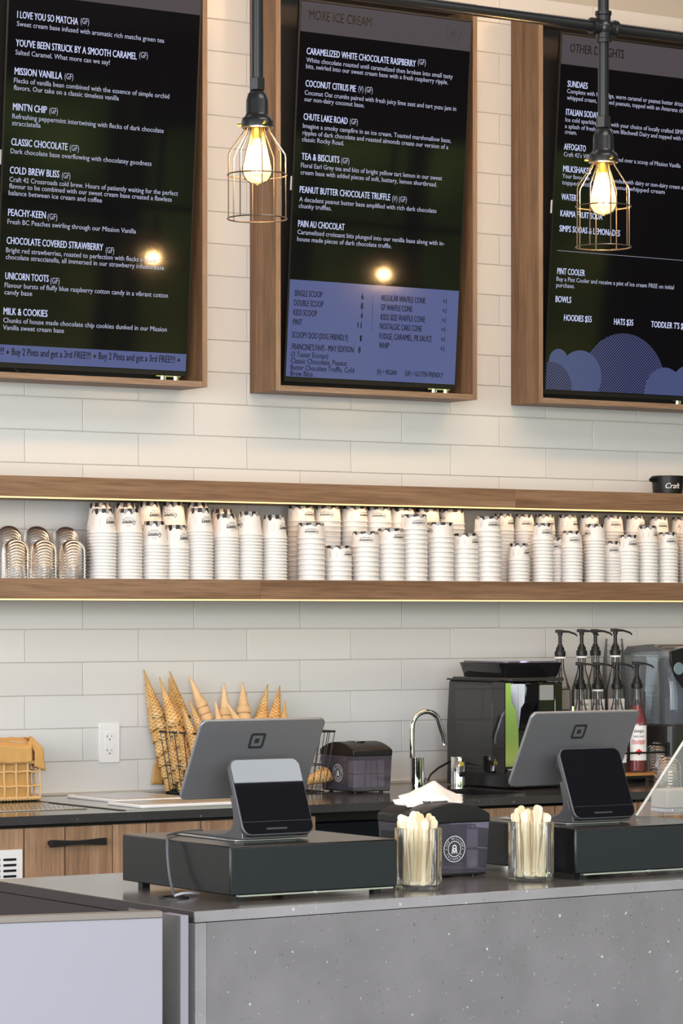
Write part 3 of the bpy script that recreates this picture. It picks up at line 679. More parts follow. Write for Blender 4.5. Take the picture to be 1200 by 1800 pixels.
# ---- clear dome lids
def dome_mesh():
    r = .0415; prof = [(r + .0015, 0), (r + .0015, .003), (r, .004), (r * .99, .014)]
    for i in range(1, 10):
        a = R(10 * i); prof.append((r * .99 * math.cos(a) + (.0001 if i == 9 else 0), .014 + .036 * math.sin(a)))
    prof.append((.0002, .050))
    return MB().lathe(prof, 28)
d0 = dome_mesh().build('dome_lid', 'glass'); first = True
def domes(px, ytop, rowY, z0, n, desc, pitch=.0088, cap=None):
    global first
    x = onY(px, ytop, rowY).x
    for i in range(n):
        o = d0 if first else d0.copy()
        if not first: C.objects.link(o)
        first = False
        o.location = (x, rowY, z0 + .0002 + i * pitch)
        k = n - 1 - i
        tag(o, 'clear plastic dome lid, %s %s' % ('topmost of' if k == 0 else ORD[k] + ' from top of', desc), 'lid', 'clear dome lids in stacks')
for i, px in enumerate((27, 76, 127)): domes(px, 948, YF_, SH, 9, '%s front lid stack' % ORD[i])
for i, px in enumerate((15, 64, 115)): domes(px, 912, YR_, SH, 14, '%s rear lid stack' % ORD[i])

# ---- small black mug on the upper shelf
t = thing('espresso_mug', 'small black mug with white script, on top of the upper shelf', 'mug', (7.035, -.17, SHU))
r_ = .058
MB().lathe([(.0001, 0), (r_ * .82, 0), (r_ * .9, .004), (r_, .066), (r_ - .002, .067), (r_ - .004, .064), (r_ * .86, .008), (.0001, .007)], 32).build('body', 'black', t)
MB().tube([(-r_ * .95, 0, .056), (-r_ - .022, -.004, .056), (-r_ - .026, -.004, .052), (-r_ - .02, -.004, .048), (-r_ * .95, 0, .048)], .0045, 8).build('handle', 'black', t)
lm = MB()
def mpl(u, v):
    a = -math.pi / 2 - .35 + u / r_
    return ((r_ * (.93 + .07 * v / .06) + .002) * math.cos(a), (r_ * (.93 + .07 * v / .06) + .002) * math.sin(a), v)
put_text(lm, 'Craft', .018, .055, lambda u, v: mpl(u, v + .022), .01, shear=.3, align='c'); lm.build('script_lettering', 'white_ink', t, smooth=False)

# ================================================================= back counter
CT = .915; CF = -.852
top = thing('back_worktop', 'long charcoal stone worktop along the tiled wall', 'worktop', (0, 0, 0))
SX0, SX1, SY0, SY1 = 5.80, 6.02, -.72, -.40     # sink cut-out
mb = MB().box(2.0, SX0, CF, -.0065, CT - .025, CT).box(SX1, 9.4, CF, -.0065, CT - .025, CT).box(SX0, SX1, CF, SY0, CT - .025, CT).box(SX0, SX1, SY1, -.0065, CT - .025, CT)
mb.build('slab', 'dark_stone', top)
t = thing('inset_sink', 'small dark undermount sink beside the chrome tap', 'sink', (0, 0, 0))
mb = MB().box(SX0, SX0 + .004, SY0, SY1, CT - .16, CT - .001).box(SX1 - .004, SX1, SY0, SY1, CT - .16, CT - .001).box(SX0, SX1, SY0, SY0 + .004, CT - .16, CT - .001).box(SX0, SX1, SY1 - .004, SY1, CT - .16, CT - .001).box(SX0, SX1, SY0, SY1, CT - .164, CT - .16)
mb.build('basin', 'black', t)
def cabinet(x0, x1, label, handle=True, grooves=(), low=0.0):
    t = thing('base_cabinet', label, 'cabinet', (x0, 0, 0)); w = x1 - x0
    MB().box(0, w, CF + .045, -.02, .10, CT - .028 - low).build('carcass', 'black', t)
    MB().box(0, w, CF + .10, -.02, 0.001, .10).build('plinth', 'black', t)
    d = MB().box(.0015, w - .0015, CF + .022, CF + .044, .70, CT - .036).build('drawer_front', 'cabinet', t, bevel=.0008, seg=1)
    d2 = MB().box(.0015, w - .0015, CF + .022, CF + .044, .105, .697).build('door', 'cabinet', t, bevel=.0008, seg=1)
    if grooves:
        g_ = MB()
        for gx in grooves:
            MB().box(gx - x0 - .002, gx - x0 + .002, CF + .0214, CF + .0219, .70, CT - .036).build('plank_line', 'groove', d)
            MB().box(gx - x0 - .002, gx - x0 + .002, CF + .0214, CF + .0219, .105, .697).build('plank_line', 'groove', d2)
    if handle:
        hx0, hx1, hz = handle
        hm = MB(); n = 20; vs = []
        for i in range(n + 1):
            f_ = i / n; x = hx0 - x0 + (hx1 - hx0) * f_; hh = .0105 - .0045 * math.cos((f_ - .5) * math.pi) ** 1.5
            for dy, dz in ((-.034, -hh), (-.034, hh), (-.022, hh), (-.022, -hh)): vs.append((x, CF + .022 + dy, hz + dz))
        fs = [(0, 1, 2, 3), (4 * n, 4 * n + 3, 4 * n + 2, 4 * n + 1)] + [(4 * i + k, 4 * i + 4 + k, 4 * i + 4 + (k + 1) % 4, 4 * i + (k + 1) % 4) for i in range(n) for k in range(4)]
        hm.add(vs, fs)
        for xx in (hx0 - x0 + .012, hx1 - x0 - .012): hm.box(xx - .006, xx + .006, CF + .0004, CF + .0218, hz - .006, hz + .006)
        hm.build('handle', 'black', d, bevel=.001)
    return t
xg = lambda px: onY(px, 1480, CF + .022).x
cabinet(xg(198) - .62, xg(198), 'walnut cabinet with black bow handle and white vent, below the wicker basket', (xg(80), xg(178), onY(128, 1481, CF).z), (xg(42), xg(114)))
cabinet(xg(198), xg(555), 'walnut cabinet below the cone basket, half hidden by the left cash drawer', (xg(470), xg(540), .80), (xg(257), xg(352), xg(450)))
cabinet(xg(832), xg(832) + .66, 'walnut cabinet below the coffee machine', None, (xg(905), xg(975), xg(1060), xg(1120)), .15)
cabinet(xg(832) + .66, xg(832) + 1.4, 'walnut cabinet below the clear blender hood', None, (xg(1165),))
cabinet(xg(198) - 1.3, xg(198) - .62, 'walnut cabinet left of the vent, outside the picture', None, ())
t = thing('undercounter_fridge', 'dark glass-fronted fridge under the worktop behind the napkin dispensers', 'fridge', (xg(555) + .002, 0, 0)); w = xg(832) - xg(555) - .004
MB().box(0, w, CF + .30, -.02, 0.001, CT - .18).build('cabinet_body', 'black', t)
MB().box(.004, w - .004, CF + .25, CF + .297, .05, CT - .075).build('glass_door', mat('dark_blue_glass', (.006, .009, .016), .12), t, bevel=.003)
# white vent grille
t = thing('vent_grille', 'white slotted vent grille on the walnut cabinet front', 'vent', (0, 0, 0)); vx1 = onY(38, 1500, CF + .02).x; vz1 = onY(20, 1493.5, CF + .02).z
MB().box(vx1 - .26, vx1, CF + .0135, CF + .0212, vz1 - .26, vz1).build('plate', 'white', t, bevel=.0015)
for c_ in range(4):
    for r_ in range(14):
        sx_ = vx1 - .020 - c_ * .0505; sz = vz1 - .0275 - r_ * .0158
        MB().prism([(a, b_) for a, b_ in rrect(sx_ - .042, sx_, sz - .0035, sz + .0035, .0034, 4)], CF + .0128, CF + .0134, 'xz').build('slot', 'black', t)

# ---- wall socket
t = thing('wall_socket', 'white double power socket plate on the tiled wall', 'socket', (4.8437, 0, 1.0135)); w, h = .0745, .126
MB().box(0, w, -.0055, -.0002, 0, h).build('plate', 'white', t, bevel=.0015)
MB().prism(rrect(.0205, .0540, .0285, .098, .001, 2), -.0072, -.0056, 'xz').build('receptacle', 'white', t, bevel=.0004, seg=1)
for zz in (.0805, .036):
    mb = MB(); mb.box(.0278, .0292, -.0078, -.0073, zz - .0005, zz + .0085); mb.box(.0260, .0278, -.0078, -.0073, zz + .003, zz + .0048); mb.box(.0432, .0446, -.0078, -.0073, zz, zz + .0075)
    mb.lathe([(.0001, 0), (.0023, 0), (.0023, .0005), (.0001, .0005)], 12, (.0372, -.0073, zz - .0065), 0, Matrix.Rotation(R(90), 3, 'X')); mb.build('slots', 'ink', t)
for zz in (.012, h - .012): MB().lathe([(.0001, 0), (.0024, 0), (.0020, .0006), (.0001, .0006)], 12, (w / 2, -.0056, zz), 0, Matrix.Rotation(R(90), 3, 'X')).build('screw', 'white', t)
# ================================================================= things on the back counter
# ---- wicker basket with kraft paper
t = thing('wicker_basket', 'open-weave wicker basket lined with kraft paper, at the worktop edge of the picture', 'basket', (4.265, -.232, CT + .001))
BW, BD, BH = .246, .16, .118
def rope(mb, a, b_, r=.0062, tw=.011):
    a, b_ = Vector(a), Vector(b_); L = (b_ - a).length; d = (b_ - a).normalized(); s_ = d.orthogonal().normalized(); q = d.cross(s_); n = int(L / .004)
    for ph in (0, math.pi):
        mb.tube([a + d * (L * i / n) + (s_ * math.cos(ph + i * .004 / tw * 2 * math.pi * .5) + q * math.sin(ph + i * .004 / tw * 2 * math.pi * .5)) * r * .55 for i in range(n + 1)], r * .62, 6)
for a, b_ in (((0, 0, .008), (BW, 0, .008)), ((BW, 0, .008), (BW, BD, .008)), ((0, BD, .008), (BW, BD, .008)), ((0, 0, .008), (0, BD, .008))):
    mb = MB(); rope(mb, a, b_); mb.build('base_braid', 'wicker', t)
MB().box(.004, BW - .004, .004, BD - .004, .003, .006).build('base', 'wicker', t)
for z in (.046, .0905):
    for a, b_ in (((0, -.001, z), (BW, -.001, z)), ((BW, 0, z), (BW, BD, z)), ((0, BD, z), (BW, BD, z)), ((0, 0, z), (0, BD, z))):
        a, b_ = Vector(a), Vector(b_); n = 12
        MB().tube([a.lerp(b_, i / n) + Vector((0, 0, .0016 * math.sin(i * 2.1 + z * 70))) for i in range(n + 1)], .0033, 6).build('cross_strand', 'wicker', t)
rope(mb := MB(), (0, 0, BH), (BW, 0, BH), .005); rope(mb, (BW, 0, BH), (BW, BD, BH), .005); rope(mb, (0, BD, BH), (BW, BD, BH), .005); mb.build('rim_braid', 'wicker', t)
for x, y in [(BW - .0005, -.001), (BW - .044, -.003), (BW - .083, -.003), (BW - .124, -.003), (BW - .165, -.003), (BW - .206, -.003), (.0, 0)] + [(BW, y) for y in (.04, .08, .12, BD)] + [(BW - .044 * i, BD) for i in (1, 2, 3, 4, 5)]:
    MB().tube([(x, y, .01), (x + .0015, y - .001, .04), (x - .001, y, .07), (x, y, BH)], .0032, 6).build('stake', 'wicker', t)
t = thing('paper_liner', 'crumpled kraft paper liner folded over the wicker basket rim', 'paper', (4.265, -.232, CT + .010))
mb = MB(); seg = 18
MB().prism(rrect(.006, BW - .020, .007, BD - .014, .02, 4), .0, .13, 'xy').build('lining', 'kraft', t)
def sheet(name, pts, nu, nv, amp, par, m='kraft', th=.0012, seed=1, loc=(0, 0, 0)):
    """crumpled sheet through a grid of control points pts[row][col]"""
    from mathutils import noise
    R_, C_ = len(pts), len(pts[0]); vs = []
    for i in range(nv + 1):
        fr = i / nv * (R_ - 1); r0 = min(int(fr), R_ - 2); fr -= r0; fr_ = fr
        for j in range(nu + 1):
            fc = j / nu * (C_ - 1); c0 = min(int(fc), C_ - 2); fc -= c0
            p = Vector(pts[r0][c0]) * (1 - fr_) * (1 - fc) + Vector(pts[r0][c0 + 1]) * (1 - fr_) * fc + Vector(pts[r0 + 1][c0]) * fr_ * (1 - fc) + Vector(pts[r0 + 1][c0 + 1]) * fr_ * fc
            k = noise.noise_vector(p * 38 + Vector((seed, 0, 0))); p += k * amp; vs.append(p)
    fs = [(i * (nu + 1) + j, i * (nu + 1) + j + 1, (i + 1) * (nu + 1) + j + 1, (i + 1) * (nu + 1) + j) for i in range(nv) for j in range(nu)]
    o = MB().add(vs, fs).build(name, m, par, loc=loc, ang=180); s_ = o.modifiers.new('s', 'SOLIDIFY'); s_.thickness = th; s_.offset = 0
    return o
sheet('front_fold', [[(.0, .02, .168), (.10, .02, .176), (.185, .015, .168), (.222, .02, .170)], [(.0, -.012, .160), (.10, -.014, .164), (.18, -.012, .155), (.215, -.008, .160)], [(.0, -.0135, .110), (.10, -.0135, .108), (.16, -.0135, .108), (.213, -.0135, .112)]], 26, 16, .0035, t)
sheet('side_flap', [[(.205, .0, .168), (.228, .02, .187), (.235, .10, .18)], [(.228, -.006, .140), (.256, .0, .150), (.256, .09, .15)], [(.222, -.012, .098), (.262, -.006, .083), (.260, .08, .09)]], 16, 16, .003, t, seed=4)
sheet('top_fold', [[(.0, .022, .168), (.11, .022, .176), (.225, .022, .170)], [(.0, .07, .180), (.11, .07, .184), (.230, .07, .182)], [(.0, .135, .170), (.11, .135, .172), (.232, .135, .172)]], 20, 10, .005, t, seed=9)

# ---- drip tray and rinser inserts let into the worktop
t = thing('drip_tray', 'perforated steel drip tray let into the worktop in front of the wicker basket', 'tray', (0, 0, 0))
MB().prism([(4.02, -.66), (4.44, -.66), (4.44, -.42), (4.02, -.42)], CT + .0002, CT + .003, 'xy').build('tray_plate', 'steel', t, bevel=.001)
holes = MB()
for i in range(26):
    for j in range(5): holes.lathe([(.0001, 0), (.0042, 0), (.0042, .0003), (.0001, .0003)], 8, (4.035 + i * .0155 + (j % 2) * .007, -.64 + j * .048, CT + .0031))
tag(holes.build('perforations', 'ink', t, smooth=False), kind='stuff')
t = thing('steel_insert', 'brushed steel sink surround let into the worktop left of the cone basket', 'sink', (0, 0, 0))
MB().prism([(4.497, -.79), (4.98, -.79), (4.98, -.10), (4.497, -.10)], CT + .0002, CT + .0022, 'xy').build('plate', 'steel', t)
MB().box(4.482, 4.4965, -.79, -.34, CT + .0002, CT + .0016).build('edge_gap', 'ink', t)
def board(name, lab, x0, x1, y0, y1, z):
    t = thing(name, lab, 'lid', (x0, y0, z)); MB().prism(rrect(0, x1 - x0, 0, y1 - y0, .02, 4), 0, .010, 'xy').build('cover', 'white', t, bevel=.003)
    MB().prism(rrect(.02, x1 - x0 - .02, .02, y1 - y0 - .02, .012, 3), .0102, .0116, 'xy').build('raised_panel', 'alu_light', t, bevel=.0006, seg=1)
board('well_cover', 'white flat well cover lying nearest the tiled wall, left of the cones', 4.63, 4.90, -.50, -.17, CT + .0024)
board('well_cover', 'white flat well cover at the worktop front edge, left of the cones', 4.56, 5.02, -.77, -.55, CT + .0024)

# ---- wire basket of cones
BX0, BX1, BY0, BY1, BZ0, BZ1 = 5.05, 5.475, -.345, -.075, CT + .003, 1.112
t = thing('wire_basket', 'black wire basket full of upturned ice cream cones', 'basket', (0, 0, 0)); FL = .025
def rect_pts(e_, z): return [(BX0 - e_, BY0 - e_, z), (BX1 + e_, BY0 - e_, z), (BX1 + e_, BY1 + e_, z), (BX0 - e_, BY1 + e_, z)]
MB().tube(rect_pts(FL, BZ1), .0034, 8, closed=True).build('top_rim', 'black', t)
MB().tube(rect_pts(FL * .48, (BZ0 + BZ1) / 2 - .01), .0018, 6, closed=True).build('middle_band', 'black', t)
MB().tube(rect_pts(0, BZ0 + .001), .0026, 6, closed=True).build('bottom_rim', 'black', t)
def wire(ax, ay, sx_, sy_):
    MB().tube([(ax, ay, BZ0), (ax + sx_ * FL, ay + sy_ * FL, BZ1)], .0015, 5).build('wire', 'black', t)
ny, nx = 11, 18
for i in range(ny + 1):
    y = BY0 + (BY1 - BY0) * i / ny; k = -1 + 2 * i / ny
    wire(BX0, y, -1, k); wire(BX1, y, 1, k)
for i in range(1, nx):
    x = BX0 + (BX1 - BX0) * i / nx; k = -1 + 2 * i / nx
    wire(x, BY0, k, -1); wire(x, BY1, k, 1)
for i in range(1, 9): MB().tube([(BX0, BY0 + (BY1 - BY0) * i / 9, BZ0), (BX1, BY0 + (BY1 - BY0) * i / 9, BZ0)], .0014, 5).build('floor_wire', 'black', t)

def cone_mesh(L, r, kind, seed=0):
    rnd = random.Random(seed); seg = 26; prof = []
    n = 9; vs = []
    mb = MB()
    if kind == 'waffle':
        for i in range(n + 1): f_ = i / n; prof.append((.0015 + (r - .0015) * f_, -L * f_))
        mb.lathe(prof, seg, uv=True)
        # ragged rolled edge and wrapped flap
        for k in range(seg):
            j = n * seg + k; x, y, z = mb.v[j]; a = 2 * math.pi * k / seg
            mb.v[j] = (x * 1.02, y * 1.02, z - .006 * math.sin(a) - rnd.uniform(0, .003))
        m_ = len(mb.v)
    else:
        prof = [(.0012, 0), (.0050, -.025), (.0088, -.050), (.0125, -.075), (.0158, -.095), (.0164, -.0965), (.0188, -.099), (.0195, -.104), (.0195, -.118), (.0188, -.122)]
        prof = [(a * r / .0195, b_ * L / .122) for a, b_ in prof]
        mb.lathe(prof, seg, uv=True)
    return mb
cones = {}
def cone(kind, tip, base, L, r, label, grp, seed=0):
    tip, base = Vector(tip), Vector(base); k = (kind, round(L, 3), round(r, 3))
    if k not in cones:
        o = cone_mesh(L, r, kind, seed).build('waffle_cone' if kind == 'waffle' else 'sugar_cone', 'waffle' if kind == 'waffle' else 'sugar')
        s_ = o.modifiers.new('s', 'SOLIDIFY'); s_.thickness = .0012; s_.offset = -1; cones[k] = o; first_ = True
    else: o = cones[k].copy(); C.objects.link(o)
    d = (base - tip).normalized(); q = Vector((0, 0, -1)).rotation_difference(d)
    o.rotation_mode = 'QUATERNION'; o.rotation_quaternion = q @ Matrix.Rotation(random.uniform(0, 6), 3, 'Z').to_quaternion(); o.location = tip
    tag(o, label, 'cone', grp); return o
WH = ['topmost'] + [q + ' from top' for q in ORD[1:9]]
def cone_stack(kind, tpx, bpx, ty, by, L, r, n, step, desc):
    tip = onY(*tpx, ty); base = onY(*bpx, by); d = (base - tip).normalized()
    for i in range(n):
        p = tip + d * step * i
        if (p + d * L).z < CT + .006: break
        cone(kind, p, p + d, L, r, '%s cone, %s %s' % ('golden waffle' if kind == 'waffle' else 'smooth pale sugar', WH[i], desc), 'waffle cones in the wire basket' if kind == 'waffle' else 'sugar cones in the wire basket')
LW, RW = .160, .0275
T = 'waffle'
cone_stack(T, (252.5, 1177), (313, 1378), -.022, -.100, LW, .0235, 8, .036, 'of the tall stack at the basket left end')
cone_stack(T, (255, 1203), (300, 1385), -.028, -.078, .150, .0215, 7, .040, 'of the stack behind the leftmost one')
cone_stack(T, (280, 1190), (341, 1385), -.10, -.195, LW, .0235, 8, .038, 'of the second tall stack from the left')
cone_stack(T, (298, 1179.5), (356, 1385), -.026, -.125, LW, .026, 8, .040, 'of the tall stack touching the tiles')
cone_stack(T, (296, 1192), (330, 1385), -.07, -.150, LW, .022, 7, .040, 'of the stack between the two tall ones')
cone_stack(T, (320, 1241), (372, 1392), -.262, -.285, LW, .025, 6, .036, 'of the low stack at the basket front')
cone_stack(T, (332.5, 1231), (392, 1385), -.19, -.22, LW, .025, 6, .038, 'of the low stack beside the pale cone')
cone_stack(T, (292, 1268), (324, 1385), -.125, -.150, LW, .0235, 4, .036, 'of the first low stack behind the side wires')
cone_stack(T, (309, 1268), (345, 1388), -.19, -.215, LW, .0235, 4, .036, 'of the second low stack behind the side wires')
cone_stack(T, (332, 1290), (364, 1392), -.235, -.260, LW, .024, 3, .036, 'of the third low stack behind the side wires')
cone_stack('sugar', (332.5, 1187.5), (378, 1300), -.040, -.11, .112, .0205, 6, .024, 'of the leaning pale stack left of the tablet')
cone_stack('sugar', (393, 1199), (398, 1300), -.05, -.09, .112, .0205, 6, .024, 'of the pale stack left of centre')
cone_stack('sugar', (426.5, 1198.5), (430, 1300), -.06, -.10, .105, .0225, 6, .024, 'of the pale stack above the tablet middle')
cone_stack('sugar', (378.5, 1234), (390, 1300), -.15, -.17, .112, .0205, 5, .024, 'of the short straight pale stack')
cone_stack('sugar', (398.5, 1236), (436, 1300), -.19, -.20, .112, .0205, 5, .024, 'of the short pale stack leaning right')
cone_stack(T, (470.5, 1203), (452, 1300), -.06, -.11, LW, .029, 5, .040, 'of the waffle stack above the square logo')
cone_stack(T, (491.5, 1205), (476, 1300), -.09, -.14, LW, .029, 5, .040, 'of the waffle stack right of the logo')
cone_stack(T, (500.5, 1231), (497, 1300), -.15, -.17, LW, .026, 5, .040, 'of the low stack at the right end')
cone_stack(T, (530, 1310), (520, 1380), -.14, -.15, LW, .026, 3, .040, 'of the lowest stack at the right end')
a = onY(571, 1362, -.31); c_ = cone('waffle', a + Vector((-.15, -.02, -.035)), a, LW, .027, 'broken waffle cone poking out of the basket right end', 'waffle cones in the wire basket')
tag(sheet('kraft_sheet', [[onY(278, 1326, -.02), onY(284, 1322, -.022)], [onY(270, 1345, -.02), onY(286, 1345, -.02)], [onY(266, 1379, -.018), onY(288, 1379, -.018)]], 6, 10, .001, None), 'strip of brown paper standing between the cone basket and tiles', 'paper')

# ---- napkin dispensers
def dispenser(loc, rz, label, peel):
    t = thing('napkin_dispenser', label, 'dispenser', loc, rz, 'napkin dispensers')
    Lx, Ly, H1, H2 = .196, .152, .118, .140
    # smoky body: four walls tapering to the foot
    def wl(x0, x1, y0, y1): return (x0, x1, y0, y1)
    mb = MB(); tp = .008
    b4 = [(-Lx / 2 + tp, -Ly / 2 + tp * .6), (Lx / 2 - tp, -Ly / 2 + tp * .6), (Lx / 2 - tp, Ly / 2 - tp * .6), (-Lx / 2 + tp, Ly / 2 - tp * .6)]
    t4 = [(-Lx / 2 + .002, -Ly / 2 + .002), (Lx / 2 - .002, -Ly / 2 + .002), (Lx / 2 - .002, Ly / 2 - .002), (-Lx / 2 + .002, Ly / 2 - .002)]
    mb.add([(x, y, .008) for x, y in b4] + [(x, y, H1) for x, y in t4], [(0, 1, 5, 4), (1, 2, 6, 5), (2, 3, 7, 6), (3, 0, 4, 7)])
    mb.build('smoked_body', 'smoke', t)
    MB().prism(b4, .004, .012, 'xy').build('base_plate', 'black', t, bevel=.001)
    for x in (-1, 1):
        for y in (-1, 1): MB().lathe([(.0001, 0), (.007, 0), (.007, .004), (.0001, .004)], 10, (x * .07, y * .05, 0)).build('foot', 'black', t)
    MB().box(-Lx / 2 + .003, -Lx / 2 + .02, -Ly / 2 + .01, Ly / 2 - .01, .013, H1 - .005).build('inner_frame', 'black', t)
    MB().box(-Lx / 2 + .02, Lx / 2 - .055, -Ly / 2 + .0120, -Ly / 2 + .0135, .013, H1 - .003).build('inner_panel', mat_inner2, t)
    for i in range(2): MB().box(-.075, Lx / 2 - .018, -Ly / 2 + .018, Ly / 2 - .018, .016 + i * .045, .058 + i * .045).build('napkin_stack', 'napkin', t, bevel=.004)
    # clip behind the window
    mb = MB(); wx = Lx / 2 - .0095
    mb.tube([(wx, -.026, .012), (wx, -.020, .10), (wx, -.012, .108), (wx, .012, .108), (wx, .020, .10), (wx, .026, .012)], .0016, 6); mb.tube([(wx, 0, .012), (wx, 0, .106)], .001, 5); mb.build('window_clip', 'black', t)
    # lid: arched across the long side
    prof = [(-Lx / 2, H1), (Lx / 2, H1), (Lx / 2, H1 + .018)] + [(Lx / 2 - Lx * i / 14, H1 + .018 + .026 * math.sin(math.pi * i / 14) ** .8) for i in range(1, 14)] + [(-Lx / 2, H1 + .018)]
    MB().prism(prof, -Ly / 2, Ly / 2, 'xz').build('arched_lid', 'black', t, bevel=.003)
    MB().prism([(.034 * math.cos(i * math.pi / 10), .026 * math.sin(i * math.pi / 10)) for i in range(20)], H1 + .040, H1 + .0455, 'xy').build('slot_surround', 'black_gloss', t, bevel=.001)
    lm = MB(); yb = lambda v: -Ly / 2 + .002 + (tp * .6 - .002) * (1 - (v - .008) / (H1 - .008)) - .0006
    badge(lm, lambda u, v: (u, yb(v + .062), v + .062), .004, 0, .0285); lm.build('round_badge', 'white_ink', t, smooth=False)
    return t
mat_inner2 = mat('dark_inner_panel', (.020, .019, .027), .3)
mb_ = dispenser((5.604, -.337, CT), R(-90), 'black napkin dispenser on the back worktop beside the cone basket', 0)
dispenser((3.946, -3.126, CT), 0, 'black napkin dispenser on the front counter with a napkin sticking out', 1)
t = thing('napkin', 'white paper napkin sticking out of the front dispenser lid', 'napkin', (0, 0, 0))
P = lambda x, y, Y: onY(x, y, Y)
sheet('folded_sheet', [[P(738, 1385, -3.08), P(762, 1371, -3.09), P(788, 1390, -3.085), P(812, 1400, -3.08)], [P(700, 1400, -3.11), P(742, 1398, -3.12), P(778, 1400, -3.13), P(815, 1411, -3.12)], [P(716, 1419, -3.135), P(745, 1417, -3.14), P(778, 1414, -3.14), P(808, 1414, -3.13)]], 20, 14, .0025, t, 'napkin', .0008, 3)
sheet('loose_corner', [[P(690, 1406, -3.115), P(716, 1400, -3.115)], [P(694, 1413, -3.125), P(718, 1418, -3.125)]], 8, 6, .002, t, 'napkin', .0008, 5)

# ---- taps
t = thing('gooseneck_tap', 'tall chrome gooseneck tap on the back worktop', 'tap', (5.868, -.30, CT))
MB().lathe([(.0001, 0), (.0235, 0), (.0235, .1005), (.0225, .1015), (.0001, .1015)], 32).build('body', 'chrome', t)
pts = [(-.019, 0, .10), (-.019, 0, .19)] + [(-.019 + .056 - .056 * math.cos(a), 0, .200 + .052 * math.sin(a)) for a in [math.pi * i / 16 for i in range(1, 14)]]
pts += [(.106, 0, .170), (.1095, 0, .143)]
MB().tube(pts, .0088, 14).build('spout', 'chrome', t); MB().lathe([(.0001, 0), (.0098, 0), (.0098, .004), (.0001, .004)], 16, (.1096, 0, .1395)).build('nozzle', 'chrome', t)
MB().tube([(.0225, 0, .022), (.036, -.004, .032)], .0042, 8).build('lever', 'chrome', t)
t = thing('chrome_dispenser', 'short chrome cylinder dispenser standing in front of the coffee machine', 'dispenser', (6.018, -.325, CT))
MB().lathe([(.0001, 0), (.0245, 0), (.0245, .0995), (.0235, .1010), (.0001, .1010)], 32).build('body', 'chrome', t)
MB().tube([(-.006, -.0235, .078), (-.008, -.030, .078)], .0085, 16).build('button', 'brass', t, bevel=.001)
MB().box(-.014, .012, -.0268, -.0200, .036, .052).build('sensor_window', 'black_gloss', t, bevel=.002)
tag(MB().tube([onY(752, 1372, -.27), onY(756, 1362, -.265), onY(770, 1350, -.25), onY(790, 1339, -.21), onY(800, 1337, -.16)], .0036, 8).build('hose', 'black'), 'thin black hose running from the tap to the coffee machine', 'hose')

# ---- coffee machine
MX0, MX1, MYF, MYB, MT = 6.082, 6.302, -.50, -.165, 1.266
M['mach'] = mat('charcoal_plastic', s2l(47, 46, 46), .3); M['mach_side'] = mat('dark_glossy_side', s2l(52, 52, 51), .07)
M['grey_disp'] = mat('grey_display', s2l(150, 152, 152), .25)
t = thing('coffee_machine', 'black bean-to-cup coffee machine with chrome front panel', 'coffee machine', (MX0, 0, CT)); W_ = MX1 - MX0; h = MT - CT
MB().prism([(MYB, .012), (MYB + .004, .20), (MYB - .01, h), (MYF + .055, h), (MYF + .055, .012)], .003, W_ - .003, 'yz').build('housing', 'mach', t, bevel=.006)
MB().prism([(MYB - .052, .062), (MYF + .072, .062), (MYF + .072, h - .012), (MYB - .052, h - .012)], -.001, .0028, 'yz').build('side_panel', 'mach_side', t, bevel=.001)
MB().box(-.0016, -.0011, MYF + .075, MYB - .055, h * .60, h * .603).build('panel_seam', 'alu', t)
MB().prism(rrect(-.002, W_, MYF - .02, MYB + .005, .02, 5), .004, .05, 'xy').build('base', 'black', t, bevel=.002)
MB().box(-.0025, .0015, MYF + .002, MYF + .068, .050, h - .002).build('corner_pillar', 'black_gloss', t)
MB().box(.0, .050, MYF - .045, MYF + .01, .005, .060).build('drip_drawer', 'black_gloss', t, bevel=.004)
MB().prism([(MYF + .012, .072), (MYF + .022, .072), (MYF + .030, h - .005), (MYF + .018, h - .005)], .0018, .0632, 'yz').build('mirror_panel', 'chrome', t)
MB().box(.004, W_ - .035, MYF - .030, MYF + .03, .060, .066).build('cup_tray', 'chrome', t, bevel=.002)
mb = MB()
for i in range(5): mb.box(.015 + i * .008, .019 + i * .008, MYF - .02, MYF + .01, .0662, .0672)
mb.build('tray_slots', 'ink', t)
MB().prism([(MYF - .002, h - .09), (MYF - .022, h - .07), (MYF - .026, h - .004), (MYF + .05, h - .004), (MYF + .05, h - .16), (MYF + .01, h - .16)], .0636, .120, 'yz').build('spout_cheek', 'black_gloss', t, bevel=.004)
MB().box(.1205, .1862, MYF - .018, MYF + .049, h - .10, h - .003).build('control_housing', 'black_gloss', t, bevel=.003)
MB().box(.124, .182, MYF - .0205, MYF - .0183, h - .062, h - .012).build('display', 'grey_disp', t, bevel=.001)
MB().box(.1868, .2185, MYF - .020, MYF + .05, .066, h - .002).build('right_pillar', 'black_gloss', t, bevel=.003)
MB().tube([(.145, MYF - .005, h - .145), (.145, MYF - .005, h - .1005)], .017, 20).build('spout', 'chrome', t)
MB().lathe([(.007, 0), (.010, 0), (.010, .003), (.007, .003)], 18, (.150, MYF - .023, h - .120), 0, Matrix.Rotation(R(90), 3, 'X')).build('ring_button', 'chrome', t)
MB().box(.012, W_ + .008, MYF - .015, MYB - .02, h + .0005, h + .012).build('top_cover', 'mach', t, bevel=.002)
MB().box(-.002, .05, MYF + .03, MYB - .005, h + .0005, h + .006).build('side_cover', 'black', t, bevel=.001)
hz = h + .0125
mb = MB(); lo_ = rrect(.036, .262, MYF + .055, MYB - .04, .02, 4); hi_ = rrect(.022, .278, MYF + .04, MYB - .025, .03, 4); n = len(lo_)
